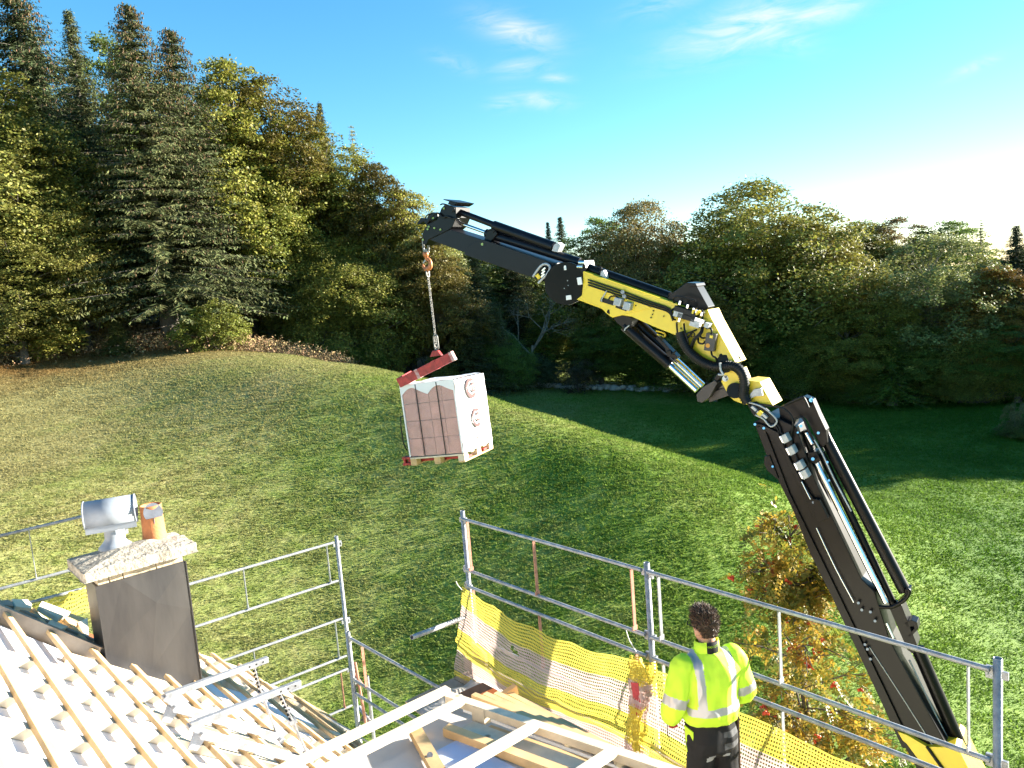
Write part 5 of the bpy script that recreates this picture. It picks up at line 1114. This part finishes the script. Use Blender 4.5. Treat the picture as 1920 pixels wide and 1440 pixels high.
    sheet(lambda u, v: L3(w1 * u, w2 * v, -.014 + nzf(u * 1.5, v * 1.5, 3) - .012 * math.sin(u * 9) * math.sin(v * 7)), 18, 18, 'top_film', MF, 3)
    sheet(lambda u, v: L3(w1 * u, w2 + .006 + nzf(u, v, 4), zt * v), 8, 8, 'printed_film', MF, 4); sheet(lambda u, v: L3(w1 + .006 + nzf(u, v, 5), w2 * u, zt * v), 8, 8, 'printed_film', MF, 5)
    # scalloped white hem hanging over the clear face, side selvedges
    vs = []; N_ = 30
    for i in range(N_ + 1):
        u = i / N_; dz = .055 + .10 * (abs((u * 2) % 1 - .5) * 2) ** 1.6 + .02 * math.sin(u * 13); vs += [L3(w1 * u, -.012, -.012), L3(w1 * u, -.012 + nzf(u, .3, 6), dz)]
    mesh_obj('film_hem', vs, [(2 * i, 2 * i + 2, 2 * i + 3, 2 * i + 1) for i in range(N_)], MF, s, True)
    for x in (.003, w1 - .02): MB().box(L3(x + .008, -.010, zt / 2), (.022, .006, zt), ax).build('film_edge', MF, s)
    mb = MB()
    for x in (.28, .62): mb.box(L3(x, -.016, zt / 2), (.014, .003, zt), ax)
    mb.box(L3(-.016, .10, zt / 2), (.003, .012, zt), ax); mb.build('black_strap', M_RUB, s)
    # print: big ring with a G, a G mark lower, small lettering
    def text(body, x, y, z, size, m, squash=1.0):
        cu = bpy.data.curves.new('print', 'FONT'); cu.body = body; cu.size = size; cu.extrude = .0012; cu.offset = .010 if size > .1 else 0; cu.align_x = 'CENTER'; cu.align_y = 'CENTER'; to = bpy.data.objects.new('print', cu); COL.objects.link(to)
        me = bpy.data.meshes.new_from_object(to); bpy.data.objects.remove(to); loc = L3(x, y, z); M = np.array([ey * squash, ez, ex]).T; v = np.array([vv.co[:] for vv in me.vertices]) @ M.T + loc; o2 = mesh_obj('print', v, [tuple(q.vertices) for q in me.polygons], m, s); return o2
    def arc(y, z, ra, rb, a0, a1, wd, x=-.031):
        pts = [L3(x, y + ra * math.cos(a), z - rb * math.sin(a)) for a in np.linspace(a0, a1, 26)]; mb = MB()
        for i in range(25): mb.beam(pts[i], pts[i + 1], wd * (.35 + .65 * math.sin(math.pi * (i + .5) / 25)), .003, ex)
        return mb.build('logo', M_TEXTRED, s)
    arc(.50, .17, .17, .125, 1.0, 5.6, .080); text('G', -.034, .55, .17, .19, M_TEXTRED, 1.0); arc(.48, .20, .20, .18, 3.9, 5.5, .010)
    arc(.55, .62, .15, .12, .6, 5.9, .055); text('G', -.034, .58, .62, .17, M_TEXTRED); arc(.52, .62, .20, .19, 1.0, 2.2, .010); arc(.52, .62, .20, .19, 4.0, 5.2, .008)
    for (y, z) in ((.20, .40), (.20, .74), (.20, 1.02 - .02)):
        for k in range(2): text('GASSER', -.030, y, z - .018 + .036 * k, .045, mat('faded_pink_print', (.30, .13, .10), .6))
    for (y, z) in ((.92, .30), (.90, .62), (.92, .92)): text('GASSER', -.030, y, z, .040, mat('faded_pink_print', (.30, .13, .10), .6))
    arc(.50, .99, .10, .08, .7, 2.4, .018)
    # red lifting fork holding it
    g = thing('pallet_fork', f(820, 662), 'worn red pallet lifting fork tilted over the brick pack', 'pallet fork')
    a, b = f(850, 664), P(748, 716, 11.25); d = unit(b - a); upv = unit(ZV - d * (ZV @ d))
    MB().beam(a, b, .11, .135, upv, -.02).build('top_arm', M_RED, g, .006); MB().beam(a - d * .001, a + d * .05, .114, .139, upv, -.02).build('arm_end', M_WORN, g, .004)
    for s_, w_ in ((.30, .06), (.62, .05)): c = a + (b - a) * s_; MB().beam(c, c + d * w_, .118, .142, upv, -.02).build('sleeve', M_RED if s_ < .5 else M_WORN, g, .003)
    MB().beam(a + (b - a) * .5, a + (b - a) * .56, .001, .06, upv, 0).build('scratch', M_WORN, g); mb = MB(); c = f(820, 662); mb.prism([c + CD * .11 - ZV * .05, c + CD * .05 + ZV * .04, c - CD * .05 + ZV * .04, c - CD * .11 - ZV * .03], CN * .05); mb.build('lifting_lug', M_RED, g, .004)
    m0 = L3(w1 + .07, w2 * .45, -.12); m1 = L3(w1 + .07, w2 * .45, H + .02)
    MB().beam(b - d * .03, m0, .10, .12, upv).build('shoulder', M_RED, g, .005)
    MB().beam(m0, m1, .11, .10, ex).build('mast', M_WORN, g, .005)
    mb = MB(); mb.beam(L3(w1 + .06, .10, H - .05), L3(w1 + .06, w2 - .15, H - .05), .08, .10, ez); mb.build('crossbar', M_RED, g, .005)
    for y in (.24, .80): MB().beam(L3(w1 + .08, y, H - .045), L3(.02, y, H - .045), .11, .035, ez).build('tine', M_RED, g, .003)
    mb = MB(); hx = w1 + .10; mb.tube([L3(hx, .20, .45), L3(hx + .05, .16, .47), L3(hx + .06, .14, .60), L3(hx + .06, .14, .85), L3(hx + .03, .16, .97), L3(hx, .2, .98)], .009, 8); mb.build('handle', M_RUB, g)
    mb = MB(); 
    for dz in (.0, .09): mb.box(L3(w1 + .10, .10, H - .02 - dz), (.14, .10, .035), ax)
    mb.box(L3(w1 + .14, .10, H - .065), (.03, .08, .14), ax); mb.build('tine_catch', M_RED, g, .004)
build_hook_and_load()

# ------------------------------------------------------------------ rowan by the crane
def build_rowan():
    rng = np.random.default_rng(17); q = P(1545, 1250, 10.2); x, y = q[0] - .15, q[1]; zg = gz(x, y); H = P(1475, 955, 10.2)[2] - zg
    t = thing('rowan_tree', (x, y, zg), 'autumn rowan tree with yellow leaves and red berry clusters behind the crane boom', 'tree'); b = np.array([x, y, zg]); tr = MB()
    top = b + np.array([-.25, .0, H]); tr.tube([b - ZV * .3, b + (top - b) * .4 + (.04, 0, 0), b + (top - b) * .75, top], [.075, .055, .03, .008], 9)
    ends = []
    for i in range(96):
        s = rng.uniform(.10, .97); p = b + (top - b) * s; a = rng.uniform(0, 6.28); L = (1.75 - 1.25 * max(0, s - .2) / .8) * rng.uniform(.45, 1.05) * (1.0 if s > .2 else .8); d = unit([math.cos(a), math.sin(a), rng.uniform(.25, .9)])
        m_ = p + d * L * .55; e = p + d * L + np.array([0, 0, -.10 * L]); tr.tube([p, m_, e], [.016, .010, .004], 5, cap=False)
        for k in np.linspace(.2, 1, 10): ends.append((p * (1 - k) + e * k + np.array([0, 0, .12 * L * math.sin(math.pi * k)]) + rng.normal(0, .14, 3), d))
        for k in range(2):
            f = m_ + unit(d + rng.normal(0, .6, 3)) * L * .5; tr.tube([m_, f], [.007, .003], 4, cap=False)
            for kk in np.linspace(.3, 1, 5): ends.append((m_ * (1 - kk) + f * kk + rng.normal(0, .07, 3), d))
    tr.build('trunk', M_BARK, t)
    V = []; C = []
    for p, d in [e_ for e_ in ends if rng.random() < .68]:
        for _ in range(2):
            ax = unit(d * .5 + rng.normal(0, .8, 3) + np.array([0, 0, -.25])); up = unit(np.cross(ax, rng.normal(0, 1, 3)) + np.array([0, 0, .6])); sd_ = unit(np.cross(ax, up)); L = rng.uniform(.13, .21)
            for k in range(6):
                o = p + ax * L * (k + .6) / 6; drop_ = -ZV * .02 * k
                for sg in ((-1, 1) if k < 5 else (0,)):
                    dd = unit(ax * .45 + sd_ * sg + rng.normal(0, .12, 3)) if sg else ax; l = rng.uniform(.045, .07); w = l * .34; wv = unit(np.cross(dd, up)) * w; V.append([o + drop_, o + dd * l * .5 + wv + drop_, o + dd * l + drop_, o + dd * l * .5 - wv + drop_])
    V = np.array(V) - b
    leafm = bpy.data.materials.new('rowan_leaf'); leafm.use_nodes = True; nt = leafm.node_tree; N = nt.nodes; L_ = nt.links; bs = N['Principled BSDF']; bs.inputs['Roughness'].default_value = .5
    g = N.new('ShaderNodeNewGeometry'); rp = N.new('ShaderNodeValToRGB'); e = rp.color_ramp.elements; e[0].position = 0; e[0].color = (.12, .16, .025, 1); e[1].position = 1; e[1].color = (.30, .09, .018, 1)
    for p_, c in ((.40, (.20, .20, .03)), (.62, (.40, .27, .035)), (.82, (.48, .30, .04))): k = e.new(p_); k.color = (*c, 1)
    nz = N.new('ShaderNodeTexNoise'); nz.inputs['Scale'].default_value = 2.2; tc = N.new('ShaderNodeTexCoord'); L_.new(tc.outputs['Object'], nz.inputs[0]); ad = N.new('ShaderNodeMath'); ad.operation = 'MULTIPLY_ADD'; ad.inputs[1].default_value = .5; L_.new(g.outputs['Random Per Island'], ad.inputs[0])
    sb = N.new('ShaderNodeMath'); sb.operation = 'MULTIPLY_ADD'; sb.inputs[1].default_value = 1.5; sb.inputs[2].default_value = -.5; L_.new(nz.outputs[0], sb.inputs[0]); L_.new(sb.outputs[0], ad.inputs[2]); L_.new(ad.outputs[0], rp.inputs[0]); L_.new(rp.outputs[0], bs.inputs['Base Color'])
    tl = N.new('ShaderNodeBsdfTranslucent'); L_.new(rp.outputs[0], tl.inputs[0]); ms = N.new('ShaderNodeMixShader'); ms.inputs[0].default_value = .35; L_.new(bs.outputs[0], ms.inputs[1]); L_.new(tl.outputs[0], ms.inputs[2]); L_.new(ms.outputs[0], N['Material Output'].inputs[0])
    quads_mesh('crown', V, leafm, t)
    mb = MB()
    for k in range(16):
        c = rng.normal(0, 1, 3) * np.array([.038, .038, .018]); mb.ball(c * .30, .0095, 6)
    first = None
    pick = rng.permutation(len(ends))[:98]
    for i in pick:
        p = ends[i][0] - b + np.array([0, 0, -.05])
        if first is None: first = mb.build('berry_cluster', M_BERRY, None); first.parent = t; o = first
        else: o = first.copy(); COL.objects.link(o); o.parent = t
        o.location = tuple(p); o.rotation_euler = (rng.uniform(-.4, .4), rng.uniform(-.4, .4), rng.uniform(0, 6)); s_ = rng.uniform(1.3, 2.3); o.scale = (s_, s_, s_)
build_rowan()

# ------------------------------------------------------------------ worker
def build_worker():
    WS = .955; hd = P(1330, 1135, 5.05); HGT = 1.785 * WS; fz = hd[2] - HGT; yaw = math.radians(14); foot = P(1327, 1330, 5.02)
    O = np.array([foot[0] + .02, foot[1] + .03, fz]); cy_, sy_ = math.cos(yaw), math.sin(yaw)
    XL, YL = np.array([cy_, sy_, 0]), np.array([-sy_, cy_, 0])       # his right hand side, his front
    def w(p): p = np.asarray(p, float); return O + (XL * p[0] + YL * p[1] + ZV * p[2]) * WS
    t = thing('person', O, 'worker in yellow high visibility jacket and black trousers seen from behind, watching the load', 'person')
    def loft(mb, rings, n=28):
        """rings: centre, half width, half depth, tilt axes"""
        vs = []
        for c, a, d, ux, uy in rings:
            for j in range(n):
                th = 2 * math.pi * j / n; cc, ss = math.cos(th), math.sin(th); ex = abs(cc) ** .85 * (1 if cc >= 0 else -1); ey = abs(ss) ** .85 * (1 if ss >= 0 else -1); vs.append(np.array(c) + np.array(ux) * a * ex + np.array(uy) * d * ey)
        k = len(rings); mb.add(vs, [(i * n + j, i * n + (j + 1) % n, (i + 1) * n + (j + 1) % n, (i + 1) * n + j) for i in range(k - 1) for j in range(n)] + [tuple(range(n))[::-1], tuple(range((k - 1) * n, k * n))], True)
    X1, Y1 = (1, 0, 0), (0, 1, 0)
    def limb(mb, pts, rs, n=16):
        """tapered limb with rounded ends"""
        out, rr = [], []
        for i in range(len(pts) - 1):
            for u in np.linspace(0, 1, 6)[:-1]: out.append(np.array(pts[i]) * (1 - u) + np.array(pts[i + 1]) * u); rr.append(rs[i] * (1 - u) + rs[i + 1] * u)
        out.append(np.array(pts[-1])); rr.append(rs[-1])
        for _ in range(2): out = [out[0]] + [(out[i - 1] + out[i] * 2 + out[i + 1]) / 4 for i in range(1, len(out) - 1)] + [out[-1]]
        d = unit(out[-1] - out[-2]); e = rr[-1]; out += [out[-1] + d * e * .5, out[-1] + d * e * .9]; rr += [e * .85, e * .35]
        d = unit(out[0] - out[1]); e = rr[0]; out = [out[0] + d * e * .9, out[0] + d * e * .5] + out; rr = [e * .35, e * .85] + rr; mb.tube(out, rr, n)
    def remesh(mb, name, m, vox, parent, wr=0.0, wf=12.0, smooth=4):
        o = mb.build('tmp', M_DARK); r = o.modifiers.new('r', 'REMESH'); r.mode = 'VOXEL'; r.voxel_size = vox; r.use_smooth_shade = True
        sm = o.modifiers.new('s', 'SMOOTH'); sm.iterations = smooth; sm.factor = .5
        dg = bpy.context.evaluated_depsgraph_get(); dg.update(); me = bpy.data.meshes.new_from_object(o.evaluated_get(dg)); bpy.data.objects.remove(o)
        v = np.zeros(len(me.vertices) * 3); me.vertices.foreach_get('co', v); v = v.reshape(-1, 3)
        if wr > 0:
            nn = np.zeros(len(v) * 3); me.vertices.foreach_get('normal', nn); nn = nn.reshape(-1, 3)
            for i in range(len(v)):
                p = v[i]; a = mnoise.noise(Vector((p[0] * wf, p[1] * wf, p[2] * wf * .45))); b_ = mnoise.noise(Vector((p[0] * wf * 2.3 + 5, p[1] * wf * 2.3, p[2] * wf * 1.1)))
                v[i] = p + nn[i] * wr * ((1 - abs(a) * 2.2) + .45 * b_)
        loc = v.copy(); v = O + (np.outer(v[:, 0], XL) + np.outer(v[:, 1], YL) + np.outer(v[:, 2], ZV)) * WS - WLOC[parent.name]
        me.vertices.foreach_set('co', v.ravel()); me.name = name; me.materials.clear()
        for x in (m if isinstance(m, list) else [m]): me.materials.append(x)
        o = bpy.data.objects.new(name, me); COL.objects.link(o); o.parent = parent; WLOC[o.name] = WLOC[parent.name]; me.polygons.foreach_set('use_smooth', [True] * len(me.polygons)); return o, loc
    SKIN = mat('skin', (.46, .25, .17), .5, 0, var=.08, scale=20, spec=.4); HV = mat('fluorescent_yellow_fabric', (.52, .80, .03), .7, 0, var=.05, scale=14); HVG = mat('grey_jacket_trim', (.12, .12, .12), .8)
    BLKF = mat('black_work_fabric', (.010, .010, .012), .75, 0, var=.3, scale=9, spec=.3); GRYF = mat('dark_grey_fabric', (.07, .07, .075), .8, 0, var=.2, scale=20); HAIR = mat('dark_brown_hair', (.045, .027, .016), .55, 0, var=.7, scale=70, stretch=(1, 1, .25), spec=.3, bump=.5, bscale=150); GLV = mat('red_glove', (.42, .02, .02), .6); BOOT = mat('boot_leather', (.05, .04, .03), .6)
    # joints
    SL, SR = (-.185, -.01, 1.435), (.185, -.01, 1.435); EL, ER = (-.292, -.045, 1.170), (.272, -.03, 1.165); HL, HR = (-.235, .13, .995), (.20, .20, 1.03)
    # body: one closed skin
    mb = MB()
    hc = np.array([0, .015, 1.675]); hy = math.radians(12); hx, hf = np.array([math.cos(hy), math.sin(hy), 0]), np.array([-math.sin(hy), math.cos(hy), 0]); hz = unit(ZV + hf * .10); hf = unit(hf - hz * (hf @ hz)); HA = (hx, hf, hz)
    mb.ball(hc + hz * .015, (.075, .093, .105), 24, HA); mb.ball(hc - hz * .055 + hf * .022, (.057, .066, .062), 20, HA); mb.ball(hc + hf * .096 - hz * .025, (.013, .018, .022), 10, HA); mb.ball(hc + hf * .086 - hz * .062, (.022, .010, .010), 10, HA)
    for sg in (-1, 1): mb.ball(hc + hx * sg * .078 - hz * .018 - hf * .008, (.011, .022, .034), 12, (unit(hx * sg + hf * -.4 * 1), unit(hf + hx * sg * .4), hz)); mb.ball(hc + hx * sg * .031 + hf * .083 + hz * .004, (.014, .010, .008), 8, HA)
    limb(mb, [(0, -.005, 1.46), hc - hz * .09 - hf * .012], [.062, .056])
    loft(mb, [((0, 0, .86), .155, .105, X1, Y1), ((0, 0, .98), .155, .10, X1, Y1), ((0, .0, 1.10), .145, .095, X1, Y1), ((0, 0, 1.25), .165, .105, X1, Y1), ((0, -.01, 1.38), .175, .10, X1, Y1), ((0, -.01, 1.45), .12, .075, X1, Y1)])
    for S_, E_, Hd in ((SL, EL, HL), (SR, ER, HR)):
        limb(mb, [S_, E_, Hd], [.055, .042, .028])
        d = unit(np.array(Hd) - np.array(E_)); pal = np.array(Hd) + d * .05; mb.ball(pal, (.022, .040, .048), 12, (unit(np.cross(d, ZV)), unit(np.cross(np.cross(d, ZV), d)), d))
        f0 = unit(np.cross(np.cross(d, ZV), d)); cdn = unit(np.cross(d, ZV)) * (1 if S_[0] < 0 else -1)
        for k in range(4):
            b0 = pal + d * .040 + f0 * (.028 - .019 * k); l = (.036, .042, .039, .030)[k]; limb(mb, [b0, b0 + d * l, b0 + d * (l + .012) - cdn * -.028, b0 + d * l * .6 + cdn * .045], [.010, .0095, .009, .008], 8)
        limb(mb, [pal + f0 * .03 - d * .01, pal + f0 * .055 + d * .025 + cdn * .015, pal + f0 * .045 + d * .05 + cdn * .03], [.012, .011, .009], 8)
    for sg in (-1, 1):
        limb(mb, [(sg * .085, 0, .88), (sg * .10, .0, .50), (sg * .11, -.01, .09)], [.085, .058, .040]); mb.ball((sg * .11, .05, .04), (.045, .125, .04), 12)
    body, _ = remesh(mb, 'body', SKIN, .009, t, smooth=3)
    # hair: short back and sides, longer tuft on top; cut on a line above the ears
    mb = MB(); mb.ball(hc + hz * .030 - hf * .010, (.082, .099, .103), 26, HA); mb.ball(hc + hz * .100 + hf * .03, (.052, .055, .026), 16, HA); mb.ball(hc - hf * .045 - hz * .02, (.066, .050, .058), 18, HA)
    h_, loc = remesh(mb, 'hair', [HAIR, SKIN], .008, t, .004, 40, 2)
    import bmesh as _bm
    bm = _bm.new(); bm.from_mesh(h_.data); bm.verts.ensure_lookup_table(); kill = []
    for v, p in zip(bm.verts, loc):
        r_ = p - hc; a, f_, z_ = r_ @ hx, r_ @ hf, r_ @ hz
        if f_ > .055 and z_ < .055 or z_ < -.062 or (abs(a) > .055 and f_ > -.03 and z_ < -.005) or (f_ > .02 and z_ < .02): kill.append(v)
    _bm.ops.delete(bm, geom=kill, context='VERTS'); bm.to_mesh(h_.data); bm.free()
    hv = np.array([v.co[:] for v in h_.data.vertices]); hn = np.array([v.normal[:] for v in h_.data.vertices]); rng = np.random.default_rng(12); pk = rng.integers(0, len(hv), 2600); pp, nn = hv[pk], hn[pk]
    zz = pp[:, 2] - (hc[2] * WS + O[2] - WLOC[t.name][2]); up_ = np.clip((zz + .02) / .1, 0, 1)[:, None]; d_ = norm_rows(nn * .55 + rng.normal(0, .35, pp.shape) + np.array([0, 0, -.5]) * (1 - up_) + (np.array(YL) * .5 + np.array([0, 0, .5])) * up_); ln_ = (.010 + .022 * up_) * rng.uniform(.6, 1.3, (len(pp), 1)); wv_ = norm_rows(np.cross(d_, rng.normal(0, 1, pp.shape))) * .0022
    quads_mesh('hair_strands', np.stack([pp - wv_, pp + d_ * ln_ * .5 - wv_ * .7, pp + d_ * ln_, pp + wv_], 1), mat('brown_hair_strand', (.075, .045, .026), .5, 0, island=.6, spec=.4), h_)
    # glasses temple and frame
    g = MB(); 
    for sg in (-1, 1): g.tube([w(hc + hx * sg * .082 - hf * .02 + hz * .012), w(hc + hx * sg * .083 + hf * .085 + hz * .012)], .003, 6); g.tube([w(hc + hx * sg * (.035 + .028 * math.cos(a)) + hf * .104 + hz * (.008 + .02 * math.sin(a))) for a in np.linspace(0, 6.28, 14)], .003, 6)
    g.build('glasses', BLKF, t)
    # jacket
    mb = MB()
    loft(mb, [((0, .0, 1.015), .168, .125, X1, Y1), ((0, .0, 1.05), .195, .142, X1, Y1), ((0, -.005, 1.10), .200, .150, X1, Y1), ((0, -.01, 1.18), .188, .142, X1, Y1), ((0, -.015, 1.28), .196, .142, X1, Y1), ((0, -.015, 1.37), .212, .132, X1, Y1), ((0, -.012, 1.44), .190, .110, X1, Y1), ((0, -.008, 1.49), .120, .088, X1, Y1), ((0, -.002, 1.515), .085, .080, X1, Y1)], 40)
    limb(mb, [SL, EL, (HL[0] - .01, HL[1] - .03, HL[2] + .03)], [.082, .074, .058]); limb(mb, [SR, ER, (HR[0] + .02, HR[1] - .04, HR[2] + .02)], [.082, .073, .058])
    j_, loc = remesh(mb, 'jacket', [HV, M_RETRO, HVG, BLKF], .0075, t, .011, 10, 4)
    me = j_.data; mi = np.zeros(len(me.polygons), int)
    def seg_t(p, a, b): a, b = np.array(a), np.array(b); d = b - a; u = (p - a) @ d / (d @ d); return u, np.linalg.norm(p - a - d * max(0, min(1, u)))
    for k, pl in enumerate(me.polygons):
        p = loc[list(pl.vertices)].mean(0); arm = None
        for S_, E_, Hd in ((SL, EL, HL), (SR, ER, HR)):
            u1, d1 = seg_t(p, S_, E_); u2, d2 = seg_t(p, E_, Hd)
            if abs(p[0]) > .195 or (p[2] < 1.36 and min(d1, d2) < .09 and abs(p[0]) > .17):
                if (p[0] > 0) == (S_[0] > 0): arm = (u1, d1, u2, d2)
        if arm:
            u1, d1, u2, d2 = arm
            if d1 < d2 + .01 and u1 < .97: m_ = 1 if .70 < u1 < .93 or .18 < u1 < .36 and False else 0
            else: m_ = 2 if u2 > .80 else 0
        else:
            m_ = 0
            if 1.115 < p[2] < 1.168: m_ = 1
            elif p[2] >= 1.168 and abs(abs(p[0]) - .118) < .027: m_ = 1
            elif p[2] < 1.022: m_ = 3
        mi[k] = m_
    me.polygons.foreach_set('material_index', mi)
    # stand-up collar with the dark centre panel
    mb = MB(); n = 40; vs = []
    cn = np.array([0, -.002, 0])
    for rr, zz in ((.083, 1.495), (.086, 1.53), (.082, 1.585), (.074, 1.585), (.074, 1.50)):
        for j in range(n): th = 2 * math.pi * j / n; vs.append(w((math.cos(th) * rr, cn[1] + math.sin(th) * rr * 1.0, zz + .012 * math.sin(th) * -1)))
    fs = [(i * n + j, i * n + (j + 1) % n, (i + 1) * n + (j + 1) % n, (i + 1) * n + j) for i in range(4) for j in range(n)]; col = mesh_obj('collar', vs, fs, [HV, BLKF], t, True)
    for k, pl in enumerate(col.data.polygons):
        j = k % n
        if 27 <= j <= 33: pl.material_index = 1
    cu = bpy.data.curves.new('lettering', 'FONT'); cu.body = 'MASCOT'; cu.size = .022; cu.extrude = .0006; cu.align_x = 'CENTER'; to = bpy.data.objects.new('lettering', cu); COL.objects.link(to); dm = bpy.data.meshes.new_from_object(to); bpy.data.objects.remove(to)
    v = np.array([vv.co[:] for vv in dm.vertices]); vs = [w((q[0] * .95, -.0885 + (q[0] * q[0]) * 6, 1.562 + q[1])) for q in v]; mesh_obj('lettering', vs, [tuple(f.vertices) for f in dm.polygons], HV, col)
    # trousers, with a grey band on the shin and pale pocket corners
    mb = MB()
    loft(mb, [((0, .0, 1.06), .155, .115, X1, Y1), ((0, .0, .98), .170, .122, X1, Y1), ((0, -.005, .90), .178, .130, X1, Y1), ((0, -.005, .83), .170, .125, X1, Y1), ((0, 0, .79), .12, .10, X1, Y1)], 32)
    for sg in (-1, 1): limb(mb, [(sg * .085, -.005, .86), (sg * .100, .005, .50), (sg * .112, -.005, .12)], [.100, .085, .078])
    tr_, loc = remesh(mb, 'trousers', [BLKF, GRYF, M_RETRO], .009, t, .007, 10, 4)
    mi = []
    for pl in tr_.data.polygons:
        p = loc[list(pl.vertices)].mean(0); back = p[1] < -.02
        mi.append(2 if back and .775 < p[2] < .80 and (.02 < p[0] < .085) else 2 if back and .77 < p[2] < .795 + (p[0] + .09) * .4 and -.09 < p[0] < -.03 else 1 if (.50 < p[2] < .56 and p[0] < 0) or (back and p[0] > .03 and .84 < p[2] < .97 and abs(p[2] - .905) > .022) else 0)
    tr_.data.polygons.foreach_set('material_index', mi)
    for sg in (-1, 1):
        mb = MB(); mb.ball((sg * .112, .045, .055), (.055, .14, .055), 14); limb(mb, [(sg * .112, -.01, .06), (sg * .112, -.01, .20)], [.062, .055]); remesh(mb, 'boot', BOOT, .009, t)
    # hanging belt strap on the right, yellow tag on the left
    MB().beam(w((.172, -.05, 1.03)), w((.178, -.02, .42)), .012, .06, YL).build('strap', mat('brown_strap', (.10, .06, .04), .7), t, .002)
    MB().prism([w((-.180, .02, .99)), w((-.160, -.06, .98)), w((-.160, -.06, .83)), w((-.178, .01, .80))], XL * -.006).build('tool_tag', HV, t)
    # red gloves over the hands, round the grip of the lever he holds
    for (E_, Hd, sg) in ((EL, HL, -1), (ER, HR, 1)):
        mb = MB(); d = unit(np.array(Hd) - np.array(E_)); pal = np.array(Hd) + d * .05; f0 = unit(np.cross(np.cross(d, ZV), d)); cdn = unit(np.cross(d, ZV)) * (1 if sg < 0 else -1)
        mb.ball(pal, (.028, .046, .054), 12, (unit(np.cross(d, ZV)), f0, d)); limb(mb, [np.array(Hd) - d * .03, pal], [.038, .034])
        for k in range(4):
            b0 = pal + d * .040 + f0 * (.030 - .020 * k); l = (.038, .044, .041, .032)[k]; limb(mb, [b0, b0 + d * l, b0 + d * (l + .012) + cdn * .028, b0 + d * l * .6 + cdn * .047], [.0125, .012, .0115, .010], 8)
        limb(mb, [pal + f0 * .03 - d * .01, pal + f0 * .058 + d * .025 + cdn * .015, pal + f0 * .047 + d * .05 + cdn * .03], [.015, .013, .011], 8); remesh(mb, 'glove', GLV, .0055, t)
    MB().tube([w((-.245, .17, .93)), w((-.25, .165, .86)), w((-.235, .16, .80))], .003, 6).build('cord', BLKF, t)
    MB().box(w((-.02, .28, .99)), (.26, .14, .10), (XL, YL, ZV)).build('remote_control_box', mat('remote_yellow', (.5, .35, .03), .5), t, .01)
    return O
WORKER_AT = build_worker()
def build_trestle():
    o = WORKER_AT; t = thing('work_platform', (o[0], o[1], o[2] - .25), 'boarded working platform the worker stands on', 'platform')
    for k in range(3): c = o - ROUT * (.32 - .32 * k); MB().beam(c + RD * .9 - ZV * .02, c - RD * .9 - ZV * .02, .30, .04, ZV).build('deck_board', M_WOODG, t)
    for s_ in (-.7, .7): c = o + RD * s_ - ZV * .08; MB().beam(c - ROUT * .5, c + ROUT * .5, .06, .08, ZV).build('bearer', M_STEEL, t)
build_trestle()
